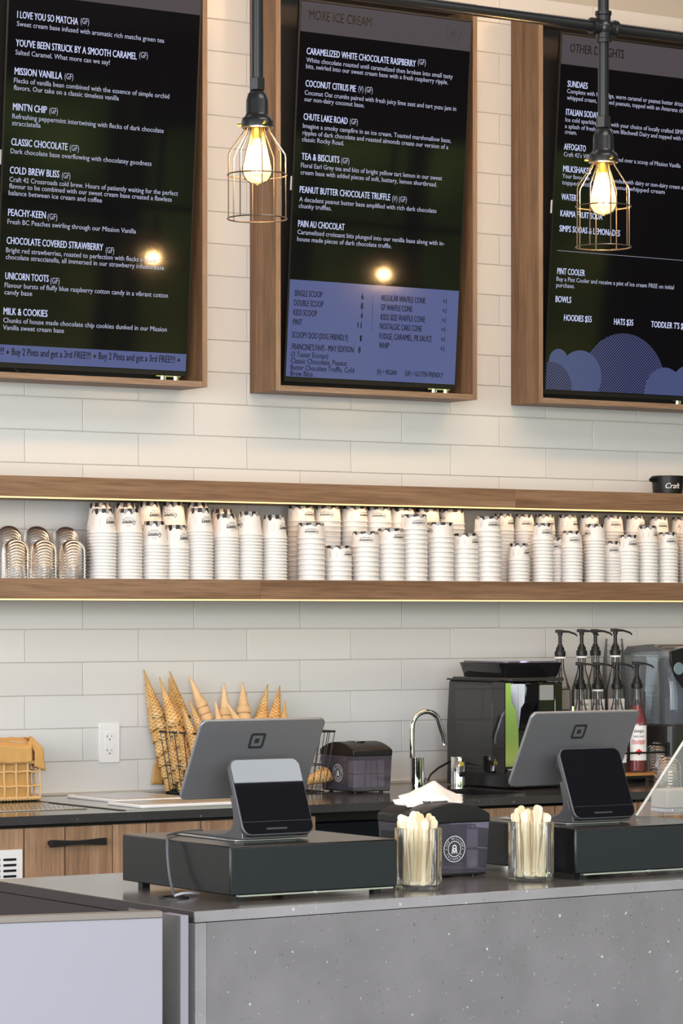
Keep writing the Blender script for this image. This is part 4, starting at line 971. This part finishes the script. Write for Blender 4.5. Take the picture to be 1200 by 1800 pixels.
mb.add([(x, y, hz) for x, y in lo_] + [(x, y, hz + .048) for x, y in hi_], [tuple(range(n))[::-1], tuple(range(n, 2 * n))] + [(i, (i + 1) % n, n + (i + 1) % n, n + i) for i in range(n)])
mb.build('bean_hopper', 'black_gloss', t, bevel=.001)
MB().prism(rrect(.035, .265, MYF + .05, MYB - .035, .025, 4), hz + .0483, hz + .053, 'xy').build('hopper_lid', 'smoke', t)
MB().box(-.0006, .0004, MYF + .10, MYF + .112, h - .032, h - .026).build('side_catch', 'alu', t)
MB().box(-.004, -.0012, MYF + .052, MYF + .115, .052, .108).build('side_tap', 'black_gloss', t, bevel=.001)
t = thing('milk_cooler', 'narrow dark milk cooler with grey panel beside the coffee machine', 'cooler', (6.322, 0, CT))
MB().box(0, .052, -.47, -.22, 0.001, .325).build('body', 'mach', t, bevel=.003)
MB().box(.004, .046, -.4725, -.4703, .255, .320).build('grey_panel', mat('taupe_panel', s2l(122, 118, 112), .4), t, bevel=.001)
MB().tube([(.060, -.47, .20), (.060, -.47, .265)], .011, 16).build('steel_tube', 'chrome', t)

# ---- syrup rack, bottles and pumps
RZ1, RZ2 = CT + .033, 1.055
t = thing('bottle_rack', 'black metal two-tier rack with wooden shelves holding syrup bottles', 'rack', (6.44, 0, CT))
RW_ = .365
for (x, y) in ((0, -.45), (RW_, -.45), (0, -.16), (RW_, -.16), (RW_, -.30), (0, -.30)):
    top_ = .135 if y == -.45 else .27
    MB().box(x - .005, x + .005, y - .005, y + .005, 0, top_).build('post', 'black', t, bevel=.0008, seg=1)
for y0, y1, z in ((-.4449, -.3051, .024), (-.2949, -.1651, RZ2 - CT - .009)):
    MB().box(.0055, RW_ - .0055, y0, y1, z, z + .009).build('wood_shelf', 'oak', t, bevel=.001)
    for yy in (y0, y1 - .006): MB().box(.0055, RW_ - .0055, yy, yy + .006, z - .0085, z - .0005).build('rail', 'black', t)
MB().tube([(0.006, -.449, .102), (RW_ - .006, -.449, .102)], .0035, 6).build('guard_rail', 'black', t)
MB().tube([(RW_, -.444, .125), (RW_, -.306, .125)], .0035, 6).build('guard_rail', 'black', t)
def bottle(px, hy, Y, zb, label, fill=None, collar=False):
    p = onY(px, hy, Y); x = p.x; H = p.z - zb; t = thing('syrup_bottle', label, 'bottle', (x, Y, zb + .0005), 0, 'syrup bottles with pumps')
    nk = H - .096
    rr_ = .036
    prof = [(.0001, .002), (rr_ - .003, 0), (rr_, .004), (rr_, nk * .56), (rr_ * .93, nk * .62), (.0175, nk * .80), (.0140, nk * .86), (.0135, nk), (.0001, nk)]
    MB().lathe(prof, 28).build('body', 'bottle_glass', t)
    if fill:
        fl = [(.0001, .0045), (rr_ - .0022, .0045), (rr_ - .0022, nk * .55), (rr_ * .90, nk * .61), (.0155, nk * .79), (.0001, nk * .80)]
        MB().lathe([(a, b_) for a, b_ in fl], 28).build('syrup', fill, t)
    mb = MB(); za, zb_ = nk * .12, nk * .48
    if fill == 'red_syrup': za, zb_ = .040, nk * .66 - .03
    lab = [(rr_ + .0007) * 1.0]; vs = []
    for i in range(13):
        a = -math.pi / 2 - R(28) + R(100) * (i / 12 - .5)
        vs += [(lab[0] * math.cos(a), lab[0] * math.sin(a), za), (lab[0] * math.cos(a), lab[0] * math.sin(a), zb_)]
    mb.add(vs, [(2 * i, 2 * i + 2, 2 * i + 3, 2 * i + 1) for i in range(12)]); mb.build('paper_label', 'white', t)
    red = fill == 'red_syrup'
    def lp(u, v, off=-.48):
        a = -math.pi / 2 + off + u / rr_; return ((rr_ + .0012) * math.cos(a), (rr_ + .0012) * math.sin(a), v)
    lm = MB(); lh = zb_ - za
    put_text(lm, 'simps', lh * .10, .034, lambda u, v: lp(u, v + za + lh * .80), .02, align='c')
    put_text(lm, 'SIMPLE SYRUP', lh * .05, .036, lambda u, v: lp(u, v + za + lh * .66), .01, align='c')
    lm.build('label_lettering', 'ink' if not red else 'ink', t, smooth=False)
    if red:
        lm = MB(); put_text(lm, 'STRAWBERRY', lh * .12, .050, lambda u, v: lp(u, v + za + lh * .46), .02, align='c')
        for du, dv in ((0, .28), (-.006, .24), (.006, .24), (0, .20)): ring(lm, lambda u, v: lp(u, v + za), du, lh * dv, 0, .0055, 12)
        lm.build('red_print', 'red_print', t, smooth=False)
    # pump
    mb = MB(); mb.lathe([(.0160, nk - .002), (.0190, nk), (.0190, nk + .0155), (.0165, nk + .0175), (.0001, nk + .0175)], 24); mb.build('screw_cap', 'black', t)
    MB().lathe([(.0001, nk + .0178), (.0150, nk + .0178), (.0140, nk + .028), (.0095, nk + .033), (.0085, nk + .040), (.0001, nk + .040)], 20).build('pump_neck', 'black', t)
    MB().tube([(0, 0, nk + .0403), (0, 0, H - .018)], .0062, 12).build('plunger', 'black', t)
    MB().tube([(0, 0, nk - .004), (0, 0, .03)], .0075, 10).build('dip_tube', 'black', t)
    if collar: MB().lathe([(.0170, nk - .0085), (.0195, nk - .0085), (.0195, nk - .0025), (.0170, nk - .0025)], 20).build('white_collar', 'white', t)
    hm = MB(); ca, sa = math.cos(R(-22)), math.sin(R(-22))
    pts = []
    for f_, zz, w_ in ((-.016, 0, .0085), (.0, 0, .0105), (.03, -.002, .0075), (.052, -.009, .0055), (.060, -.0155, .0048)):
        for dy, dz in ((-w_, -.0052), (w_, -.0052), (w_ * .8, .0035), (-w_ * .8, .0035)):
            x_, y_ = f_, dy; pts.append((x_ * ca - y_ * sa, x_ * sa + y_ * ca, H - .0105 + zz + dz * (1.25 if f_ < .02 else .75)))
    fs = [(0, 1, 2, 3), (19, 18, 17, 16)] + [(4 * i + k, 4 * i + 4 + k, 4 * i + 4 + (k + 1) % 4, 4 * i + (k + 1) % 4) for i in range(4) for k in range(4)]
    hm.add(pts, fs); hm.lathe([(.0085, H - .026), (.0085, H - .0155)], 12); hm.build('pump_head', 'black', t, bevel=.0012)
    return t
M['red_print'] = mat('red_print', (.65, .03, .03), .6)
RB, FB = RZ2 + .0005, CT + .0335
bottle(984, 1104, -.23, RB, 'clear syrup bottle with tall black pump, leftmost of the rear tier', None, True)
bottle(1022, 1103, -.23, RB, 'clear syrup bottle with black pump, second from left on the rear tier', None, True)
bottle(1046, 1103, -.215, RB, 'clear syrup bottle with black pump, third from left on the rear tier') .location.y = -.215
bottle(1081, 1102, -.23, RB, 'clear syrup bottle with black pump, rightmost of the rear tier', None, True)
bottle(1020, 1161, -.375, FB, 'clear syrup bottle with black pump, leftmost of the front tier')
bottle(1050, 1161, -.355, FB, 'clear syrup bottle with white collar, second from left on the front tier', None, True)
bottle(1084, 1161, -.375, FB, 'clear syrup bottle with black pump, third from left on the front tier')
bottle(1119, 1160, -.375, FB, 'red strawberry syrup bottle with black pump, right end of the rack', 'red_syrup')

# ---- clear cups and lids round the rack
cc = None
def clear_cups(px, ytop, Y, z0, n, r, H, pitch, desc):
    global cc
    x = onY(px, ytop, Y).x
    for i in range(n):
        if cc is None:
            cc = MB().lathe([(r + .002, 0), (r + .002, .003), (r, .004), (r * .72, H), (.0001, H)], 24).build('clear_cup', 'glass'); o = cc
        else: o = cc.copy(); C.objects.link(o)
        o.location = (x, Y, z0 + .0003 + i * pitch); k = n - 1 - i
        tag(o, 'clear plastic cup, %s %s' % ('topmost of' if k == 0 else ORD[k] + ' from top of', desc), 'cup', 'clear plastic cups by the syrup rack')
clear_cups(1079, 1127, -.075, CT, 20, .042, .115, .0195, 'the tall clear stack behind the pumps')
clear_cups(1107, 1180, -.075, CT, 17, .042, .115, .0165, 'the lower clear stack behind the pumps')
clear_cups(1146, 1232, -.21, CT, 13, .042, .115, .0155, 'the clear stack right of the syrup rack')
def lid_stack(px, by, n, desc, dY):
    p = onZ(px, by, CT)
    for i in range(n):
        o = d0.copy(); C.objects.link(o); o.location = (p.x, p.y, CT + .0005 + i * .010); o.scale = (1.08, 1.08, 1.1)
        tag(o, 'clear plastic dome lid, %s %s' % ('topmost of' if i == n - 1 else ORD[n - 1 - i] + ' from top of', desc), 'lid', 'clear dome lids in stacks')
for px, yb, n, dd in ((1173, 1379, 5, 'the low lid stack right of the rack'), (1157, 1371, 9, 'the taller lid stack behind the low one')): lid_stack(px, yb, n, dd, 0)

# ---- blender with a sound hood
t = thing('blender_hood', 'clear bluish blender sound hood on a black base, cut by the picture edge', 'blender', (6.865, 0, CT))
Wb = .24; MB().prism(rrect(-.012, Wb, -.40, -.13, .03, 4), .001, .19, 'xy').build('motor_base', 'mach', t, bevel=.004)
prof = [(-.395, .192), (-.405, .30), (-.385, .43), (-.36, .456), (-.30, .468), (-.16, .462), (-.135, .44), (-.13, .192)]
mb = MB(); n = len(prof); mb.add([(-.010, y, z) for y, z in prof] + [(Wb - .01, y, z) for y, z in prof], [(i, i + 1, n + i + 1, n + i) for i in range(n - 1)] + [tuple(range(n)), tuple(range(n, 2 * n))])
mb.build('clear_hood', 'blue_smoke', t, bevel=.012, seg=3)
arm = [(-.022, .445), (.03, .455), (.10, .452), (.10, .438), (.045, .43), (.075, .36), (.095, .28), (.108, .17), (.075, .17), (.066, .25), (.045, .31), (.0, .36), (-.018, .40)]
MB().prism(arm, -.418, -.409, 'xz').build('hinge_arm', 'black', t, bevel=.003)
mb = MB(); mb.lathe([(.0001, 0), (.020, 0), (.022, .003), (.020, .006), (.0001, .006)], 24, (.012, -.4185, .385), 0, Matrix.Rotation(R(90), 3, 'X')); mb.build('hinge_disc', mat('blue_grey_disc', s2l(120, 140, 150), .2), t)
MB().box(.075, .16, -.30, -.299, .24, .34).build('rating_label', 'white', t)
MB().lathe([(.0001, .195), (.05, .195), (.06, .40), (.055, .42), (.0001, .42)], 20, (.13, -.26, 0)).build('jug', 'smoke', t)

# ================================================================= front counter
FT = .915
cx = lambda x: -3.5525 + (x - 3.083) * .0405          # front edge of the counter top
t = thing('front_counter', 'speckled grey stone service counter in the foreground', 'counter', (0, 0, 0))
MB().prism([(3.083, cx(3.083)), (6.6, cx(6.6)), (6.6, -2.69), (3.083, -2.69)], FT - .022, FT, 'xy').build('top_slab', 'stone_top', t, bevel=.0012, seg=1)
MB().prism([(3.112, cx(3.112) - .0004), (6.6, cx(6.6) - .0004), (6.6, cx(6.6) + .018), (3.112, cx(3.112) + .018)], .02, FT - .0235, 'xy').build('front_panel', 'stone', t, bevel=.0008, seg=1)
MB().prism([(3.085, cx(3.085) - .0002), (3.1112, cx(3.1112) - .0002), (3.1112, cx(3.11) + .03), (3.085, cx(3.085) + .03)], .02, FT - .0235, 'xy').build('corner_strip', 'stone_edge', t, bevel=.0006, seg=1)
MB().prism([(3.0835, cx(3.083) - .0006), (6.6, cx(6.6) - .0006), (6.6, cx(6.6)), (3.0835, cx(3.083))], FT - .0215, FT - .001, 'xy').build('slab_edge', 'stone_edge', t)
MB().box(3.0865, 3.104, -3.515, -2.70, .02, FT - .024).build('side_panel', 'dark_panel', t)
MB().prism([(3.0822, -3.549), (3.0829, -3.549), (3.0829, -2.692), (3.0822, -2.692)], FT - .0215, FT - .001, 'xy').build('side_edge', 'dark_panel', t)
MB().box(3.13, 6.5, -3.38, -2.74, .05, FT - .025).build('carcass', 'black', t)
# freestanding slab and pale display case front to the left
t = thing('end_post', 'slim grey upright panel between the pale panel and the stone counter', 'panel', (3.034, -3.585, 0))
MB().prism([(0, 0), (.0165, -.0008), (.0165, .07), (0, .07)], 0.001, .912, 'xy').build('post', 'pale_panel', t, bevel=.0006, seg=1)
MB().box(-.001, -.0002, .002, .20, 0.001, .911).build('dark_return', mat('mid_grey_return', s2l(112, 106, 106), .5), t)
a, b_ = Vector((2.673, -3.537)), Vector((2.981, -3.607)); d = (b_ - a).normalized(); nn = Vector((-d.y, d.x)); a2 = a - d * 1.1
t = thing('display_case', 'pale smudged steel case front, lower left foreground', 'display case', (0, 0, 0))
def quad(p, q, w0, w1): return [tuple(p + nn * w0), tuple(q + nn * w0), tuple(q + nn * w1), tuple(p + nn * w1)]
MB().prism(quad(a2, b_, 0, .025), .02, .9125, 'xy').build('front_panel', 'pale_panel', t, bevel=.001)
MB().prism(quad(a2, b_, -.002, .030), .9128, .925, 'xy').build('top_cap', mat('taupe_cap', s2l(128, 120, 113), .35), t, bevel=.0015)
MB().prism(quad(a2 - d * .0, b_ - d * .02, .031, .36), .02, .70, 'xy').build('case_body', 'black', t)

# ---- cash drawers
def cash_drawer(x, y, label):
    t = thing('cash_drawer', label, 'cash drawer', (x, y, FT), 0, 'cash drawers')
    W, D, H = .400, .435, .097
    MB().box(0, W, .0035, D, .014, .014 + H).build('case', 'drawer_case', t, bevel=.0025)
    MB().box(.001, W - .001, 0, .0032, .0155, .014 + H - .003).build('drawer_front', 'drawer', t, bevel=.001)
    MB().box(.02, W - .01, .0005, .012, .0105, .0138).build('silver_rail', 'alu_light', t)
    MB().lathe([(.0001, 0), (.003, 0), (.003, .002), (.0001, .002)], 12, (.20, -.0002, .0125), 0, Matrix.Rotation(R(90), 3, 'X')).build('rail_rivet', 'alu_light', t)
    for fx in (.035, W - .035):
        for fy in (.03, D - .03): MB().box(fx - .009, fx + .009, fy - .009, fy + .009, 0, .0104).build('foot', 'black', t)
    return t
cash_drawer(3.2324, -3.4428, 'black cash drawer on the left end of the front counter')
cash_drawer(4.1212, -3.4085, 'black cash drawer at the picture right edge')

# ---- point-of-sale terminals: cashier tablet plus small customer display on one foot
DT = FT + .1112
def terminal(x, y, label, refl):
    t = thing('payment_terminal', label, 'terminal', (x, y, DT), 0, 'payment terminals on the cash drawers')
    # customer display: lower front edge at local (0..,0), leaning back
    w, h_ = .1705, .165; b0 = Vector((0, -.020, .0125)); lean = math.atan2(.064, .152)
    dsp = bpy.data.objects.new('customer_display', None)
    up = Vector((0, math.sin(lean), math.cos(lean))); nrm = Vector((0, -math.cos(lean), math.sin(lean)))
    def slab(poly, d0_, d1_, name, m, par, origin, up_, nr, bevel=0):
        n = len(poly); vs = [origin + Vector((u, 0, 0)) + up_ * v + nr * d0_ for u, v in poly] + [origin + Vector((u, 0, 0)) + up_ * v + nr * d1_ for u, v in poly]
        return MB().add(vs, [tuple(range(n))[::-1], tuple(range(n, 2 * n))] + [(i, (i + 1) % n, n + (i + 1) % n, n + i) for i in range(n)]).build(name, m, par, bevel=bevel)
    c_ = slab(rrect(0, w, 0, h_, .019, 6), -.012, 0, 'display_case', 'alu', t, b0, up, nrm, .0012)
    slab(rrect(.0025, w - .0025, .0025, h_ - .0025, .0168, 6), .0004, .0010, 'display_glass', 'display_glass', c_, b0, up, nrm)
    slab(rrect(.0025, w - .0025, .0285, .0290, .0001, 1), .0011, .0013, 'glass_seam', 'alu', c_, b0, up, nrm)
    slab(rrect(.055, w - .065, .0110, .0150, .0019, 3), .0011, .0015, 'card_slot', 'slot_grey', c_, b0, up, nrm)
    # foot: base plate and swept neck
    MB().box(-.012, w - .035, -.004, .245, .0002, .0032).build('foot_plate', 'alu_light', t, bevel=.001)
    MB().prism([(-.003, .0035), (.235, .0035), (.235, .0062), (.105, .0085), (.068, .0125), (.046, .021), (.034, .035), (.034, .055), (.046, .090), (.034, .094), (.012, .040), (-.003, .012)], .006, w - .006, 'yz').build('swept_neck', 'alu', t, bevel=.002)
    # cashier tablet seen from the back, leaning towards the customer
    tw, th = .304, .190; T0 = Vector((-.034, .18, .0755)); up2 = Vector((0, -.0915, .1674)).normalized(); nr2 = Vector((0, -up2.z, up2.y))
    c2 = slab(rrect(0, tw, 0, th, .014, 6), -.008, 0, 'tablet', 'alu_back', t, T0, up2, nr2, .002)
    slab(rrect(.004, tw - .004, .004, th - .004, .011, 5), -.0092, -.0084, 'tablet_glass', 'screen_black', c2, T0, up2, nr2)
    lm = MB(); cu, cv = tw * .482, th * .735
    pl = lambda u, v: T0 + Vector((u, 0, 0)) + up2 * v + nr2 * .0006
    for (o_, i_) in ((rrect(cu - .0185, cu + .0185, cv - .0185, cv + .0185, .006, 5), rrect(cu - .0128, cu + .0128, cv - .0128, cv + .0128, .0028, 5)),):
        n = len(o_); lm.add([pl(*p) for p in o_] + [pl(*p) for p in i_], [(i, (i + 1) % n, n + (i + 1) % n, n + i) for i in range(n)])
    q = rrect(cu - .0055, cu + .0055, cv - .0055, cv + .0055, .0012, 3); lm.add([pl(*p) for p in q], [tuple(range(len(q)))])
    lm.build('square_emblem', 'ink', c2, smooth=False)
    # arm from neck to tablet
    MB().prism([(.040, .060), (.052, .050), (.150, .120), (.142, .150)], .07, .13, 'yz').build('tablet_arm', 'alu', t, bevel=.003)
    return t
M['display_glass'] = mat('glossy_display_glass', (.004, .004, .007), .012, coat=0, spec=.9)
M['slot_grey'] = mat('slot_grey', (.035, .035, .04), .4)
M['alu_back'] = mat('tablet_back', s2l(146, 145, 147), .36, .6)
terminal(3.3212, -3.330, 'grey payment terminal with tablet and customer display on the left cash drawer', 1)
terminal(4.1915, -3.295, 'grey payment terminal with tablet and customer display on the right cash drawer', 0)

# ---- cable and grommet
tag(MB().lathe([(.022, 0), (.031, 0), (.031, .002), (.028, .0035), (.022, .0035)], 32, (3.192, -3.29, FT + .0002)).build('cable_grommet', 'black'), 'round black cable grommet in the stone counter beside the cash drawer', 'grommet')
pts = [(3.39, -3.07, DT + .006), (3.32, -3.09, DT + .0045), (3.25, -3.16, DT + .0045), (3.222, -3.21, DT + .0042), (3.214, -3.225, DT - .004), (3.209, -3.235, DT - .03), (3.205, -3.25, DT - .07), (3.200, -3.27, DT - .095), (3.195, -3.285, FT + .006)]
def smooth_pts(p, n=5):
    p = [Vector(q) for q in p]; out = []
    for i in range(len(p) - 1):
        a_, b2, c2, d2 = p[max(i - 1, 0)], p[i], p[i + 1], p[min(i + 2, len(p) - 1)]
        for k in range(n):
            t_ = k / n; out.append(.5 * ((2 * b2) + (-a_ + c2) * t_ + (2 * a_ - 5 * b2 + 4 * c2 - d2) * t_ * t_ + (-a_ + 3 * b2 - 3 * c2 + d2) * t_ ** 3))
    out.append(p[-1]); return out
M['cable_grey'] = mat('dark_grey_cable', (.09, .095, .105), .45)
tag(MB().tube(smooth_pts(pts), .0028, 8).build('power_cable', 'cable_grey'), 'dark grey cable from the left terminal down to the counter grommet', 'cable')
M['cable_pale'] = mat('pale_cable', (.5, .5, .55), .45)
tag(MB().tube(smooth_pts([(3.196, -3.285, FT + .0045), (3.215, -3.285, FT + .008), (3.24, -3.28, FT + .0075), (3.262, -3.27, FT + .005)]), .0028, 8).build('power_cable', 'cable_pale'), 'pale short cable leaving the grommet under the left cash drawer', 'cable')

# ---- fluted glass jars of wooden spoons
M['jar'] = glassy('fluted_glass', (.97, .96, .90), .05, .04, 1.4)
nt = M['jar'].node_tree; lw = N(nt, 'ShaderNodeLayerWeight'); lw.inputs[0].default_value = .45; rr = ramp(nt, [(.0, (1, 1, .98)), (.45, (.93, .90, .80)), (.9, (.45, .40, .27))])
nt.links.new(lw.outputs['Facing'], rr.inputs[0]); nt.links.new(rr.outputs[0], [q for q in nt.nodes if q.type == 'BSDF_TRANSPARENT'][0].inputs[0])
sp_mesh = None
def jar(x, y, label, nst, seed, kind):
    global sp_mesh
    t = thing('fluted_glass_jar', label, 'jar', (x, y, FT), 0, 'glass jars of wooden spoons'); r, H = .0475, .128
    mb = MB(); nf = 40; seg = nf * 4; vs = []
    prof = [(.0, .0005), (.98, .0005), (1.0, .003), (1.0, .02), (1.0, .06), (1.0, .10), (1.0, H - .004), (.99, H)]
    inn = [(.965, H), (.955, H - .004), (.95, .06), (.95, .010), (.9, .007), (.0, .007)]
    al = prof + inn
    for pr_, z in al:
        for k in range(seg):
            a = 2 * math.pi * k / seg; fl = (.0015 * math.cos(a * nf)) if pr_ >= .97 and .004 < z < H - .001 else 0
            vs.append(((r * max(pr_, .001) + fl) * math.cos(a), (r * max(pr_, .001) + fl) * math.sin(a), z))
    fs = [(i * seg + k, i * seg + (k + 1) % seg, (i + 1) * seg + (k + 1) % seg, (i + 1) * seg + k) for i in range(len(al) - 1) for k in range(seg)]
    mb.add(vs, fs).build('glass_body', 'jar', t)
    rnd = random.Random(seed)
    pts = []
    while len(pts) < nst:
        rr_ = (r * .80) * math.sqrt(rnd.random()); a = rnd.uniform(0, 2 * math.pi); p = Vector((rr_ * math.cos(a), rr_ * math.sin(a)))
        if all((p - q).length > .0075 for q in pts): pts.append(p)
        elif rnd.random() < .02: pts.append(p)
    pts.sort(key=lambda p: p.x * CS - p.y * SN)
    for i, p in enumerate(pts):
        if sp_mesh is None:
            pf = rrect(-.0048, .0048, 0, .136, .0046, 5)
            pf = [(u * (1 + (.35 if v > .118 or v < .02 else 0)), v) for u, v in pf] if False else [(-.0046, .012), (-.0068, .006), (-.0052, .001), (0, 0), (.0052, .001), (.0068, .006), (.0046, .012), (.0040, .07), (.0046, .112), (.0068, .124), (.0070, .132), (.0045, .1365), (0, .138), (-.0045, .1365), (-.0070, .132), (-.0068, .124), (-.0046, .112), (-.0040, .07)]
            sp_mesh = MB().prism(pf, -.0008, .0008, 'xz').build('wooden_spoon', 'birch', bevel=.0004, seg=1); o = sp_mesh
        else: o = sp_mesh.copy(); C.objects.link(o)
        hgt = rnd.uniform(-.010, .012)
        foot = p * rnd.uniform(.35, .8)
        d = Vector((p.x - foot.x, p.y - foot.y, .125)).normalized()
        o.rotation_mode = 'QUATERNION'; o.rotation_quaternion = Vector((0, 0, 1)).rotation_difference(d) @ Matrix.Rotation(-YAW + rnd.uniform(-.7, .7), 3, 'Z').to_quaternion()
        o.location = (x + foot.x, y + foot.y, FT + .0085 + max(0, hgt)); o.scale = (1.15, 1, 1 + hgt * 2.5)
        tag(o, 'pale wooden spoon, %s from the left in the %s glass jar' % (ORD[i], kind), 'spoon', 'wooden spoons in the %s jar' % kind)
jar(3.7262, -3.3830, 'fluted clear glass jar of wooden spoons between drawer and napkin dispenser', 30, 3, 'left')
jar(4.0440, -3.3500, 'fluted clear glass jar of wooden spoons before the right cash drawer', 26, 8, 'right')

# ---- clear acrylic guard and receipt printer on the right cash drawer
t = thing('acrylic_guard', 'slanted clear acrylic guard panel standing on the right cash drawer', 'guard', (0, 0, 0))
A0, A1 = onY(1120, 1434, -3.18), onY(1216, 1286, -3.18)
A0.z = DT + .001
MB().add([A0, A1, Vector((4.75, -3.18, A1.z)), Vector((4.75, -3.18, A0.z)), A0 + Vector((0, .006, 0)), A1 + Vector((0, .006, 0)), Vector((4.75, -3.174, A1.z)), Vector((4.75, -3.174, A0.z))],
         [(0, 1, 2, 3), (7, 6, 5, 4), (0, 4, 5, 1), (1, 5, 6, 2), (2, 6, 7, 3), (3, 7, 4, 0)]).build('clear_panel', 'guard', t)
dd_ = (A1 - A0).normalized(); MB().tube([A0 + Vector((-.001, .003, .002)), A1 + Vector((-.001, .003, .002))], .0034, 6).build('frosted_edge', 'guard_edge', t)
t = thing('receipt_printer', 'small beige receipt printer behind the acrylic guard', 'receipt printer', (0, 0, 0))
p = onY(1172, 1388, -3.10)
MB().box(p.x, p.x + .11, -3.10, -3.04, DT + .010, p.z).build('housing', mat('beige_plastic', s2l(205, 196, 182), .5), t, bevel=.003)
MB().box(p.x + .008, p.x + .10, -3.11, -3.03, DT + .0004, DT + .0098).build('foot', 'alu_light', t, bevel=.001)

# ================================================================= pendant lights on black pipework
PY = -3.45
def pendant(x, label, zo=0.0):
    t = thing('pendant_light', label, 'pendant lamp', (x, PY, 2.36 + zo), 0, 'caged pendant lamps on black pipe')
    top_ = CEIL - 2.36
    mb = MB().tube([(0, 0, .193), (0, 0, (2.744 - 2.36) - .034 - zo)], .0118, 20); mb.build('drop_pipe', 'black_metal', t)
    MB().tube([(0, 0, .384 + .034 - zo), (0, 0, top_ - zo)], .0118, 20).build('upper_pipe', 'black_metal', t)
    MB().lathe([(.0001, .168), (.0165, .168), (.0165, .1925), (.0001, .1925)], 6).build('hex_coupling', 'black_metal', t, smooth=False, bevel=.001)
    MB().lathe([(.0001, .1675), (.0120, .1675), (.0185, .161), (.0222, .148), (.0225, .122), (.0245, .116), (.0300, .112), (.0318, .106), (.0318, .094), (.0285, .092), (.0285, .098), (.0001, .098)], 32).build('socket', 'black_metal', t)
    for a in (20, 140, 260):
        ca, sa = math.cos(R(a)), math.sin(R(a)); MB().tube([(.031 * ca, .031 * sa, .100), (.040 * ca, .040 * sa, .100)], .0030, 8).build('thumb_screw', 'brass', t)
    for k in range(8):
        a = R(22.5 + 45 * k); ca, sa = math.cos(a), math.sin(a)
        MB().tube([(.024 * ca, .024 * sa, .096), (.027 * ca, .027 * sa, .086), (.0565 * ca, .0565 * sa, .043), (.0578 * ca, .0578 * sa, .036), (.0578 * ca, .0578 * sa, -.087)], .0013, 6).build('cage_wire', 'cage', t)
    for z in (.0, -.087): MB().tube([(.0592 * math.cos(2 * math.pi * i / 40), .0592 * math.sin(2 * math.pi * i / 40), z) for i in range(40)], .0015, 6, closed=True).build('cage_ring', 'cage', t)
    b_ = MB().lathe([(.0125, .098), (.0135, .088), (.0175, .070), (.0245, .040), (.0300, .015), (.0298, .003), (.0245, -.009), (.015, -.0160), (.006, -.0178), (.0001, -.018)], 32).build('bulb', 'amber_glass', t)
    MB().lathe([(.0001, .094), (.0115, .094), (.0115, .080), (.008, .072), (.0001, .072)], 20).build('bulb_base', 'brass', b_)
    MB().lathe([(.0001, -.018), (.003, -.020), (.0035, -.017)], 10).build('bulb_tip', 'amber_glass', b_)
    for k in range(6):
        a = R(60 * k + 10); MB().tube([(.0045 * math.cos(a), .0045 * math.sin(a), .070), (.010 * math.cos(a), .010 * math.sin(a), .004)], .0016, 6).build('filament', 'filament', b_)
    l = bpy.data.lights.new('bulb_glow', 'POINT'); l.energy = 8; l.color = (1, .68, .38); l.shadow_soft_size = .02
    o = bpy.data.objects.new('bulb_glow', l); C.objects.link(o); o.parent = t; o.location = (0, 0, .035)
M['cage'] = mat('bronze_cage_wire', (.16, .12, .09), .35, .8)
pendant(3.2896, 'caged filament pendant lamp hanging in front of the middle menu frame')
pendant(4.1621, 'caged filament pendant lamp hanging in front of the right menu screen')
pendant(6.86, 'caged filament pendant lamp beyond the picture edge, mirrored in the left menu screen', .13)
pendant(8.08, 'caged filament pendant lamp beyond the picture edge, mirrored in the middle menu screen', .13)
def cross(x):
    t = thing('pipe_cross', 'black four-way pipe fitting where pendant and rail cross' if x > 4 else 'black four-way pipe fitting above the left pendant lamp', 'pipe fitting', (x, PY, 2.744))
    MB().lathe([(.0118, -.0335), (.0178, -.0335), (.0178, -.026), (.0158, -.024), (.0158, .024), (.0178, .026), (.0178, .0335), (.0118, .0335)], 24).build('body', 'black_metal', t)
    MB().lathe([(.0118, -.0335), (.0178, -.0335), (.0178, -.026), (.0158, -.024), (.0158, .024), (.0178, .026), (.0178, .0335), (.0118, .0335)], 24, (0, 0, 0), 0, Matrix.Rotation(R(90), 3, 'Y')).build('side_sockets', 'black_metal', t)
    MB().lathe([(.0001, -.021), (.012, -.018), (.019, -.009), (.0205, 0), (.019, .009), (.012, .018), (.0001, .021)], 24).build('hub', 'black_metal', t)
cross(3.2896); cross(4.1621)
for x0, x1, lb in ((3.2896 + .034, 4.1621 - .034, 'black horizontal pipe rail between the two pendant lamps'), (4.1621 + .034, 9.0, 'black horizontal pipe rail right of the right pendant lamp'), (2.4, 3.2896 - .034, 'black horizontal pipe rail left of the left pendant lamp')):
    tag(MB().tube([(x0, PY, 2.744), (x1, PY, 2.744)], .0118, 20).build('pipe_rail', 'black_metal'), lb, 'pipe')

# ---- cardboard boxes stacked behind the viewer, mirrored in the chrome of the coffee machine
M['cardboard'] = mat('cardboard', s2l(176, 150, 122), .8); M['tape'] = mat('brown_parcel_tape', s2l(140, 108, 76), .35)
for k, (bx, by, bz, rz_) in enumerate(((9.45, -6.0, 0.001, .2), (9.47, -6.02, .452, .1))):
    t = thing('cardboard_box', 'taped cardboard box, %s of the stack mirrored in the coffee machine' % ('lower' if k == 0 else 'upper'), 'box', (bx, by, bz), rz_)
    MB().box(0, .55, 0, .45, 0, .448).build('carton', 'cardboard', t, bevel=.004)
    MB().box(.25, .30, -.0012, -.0002, .32, .448).box(.25, .30, 0, .45, .4482, .4492).build('tape', 'tape', t)
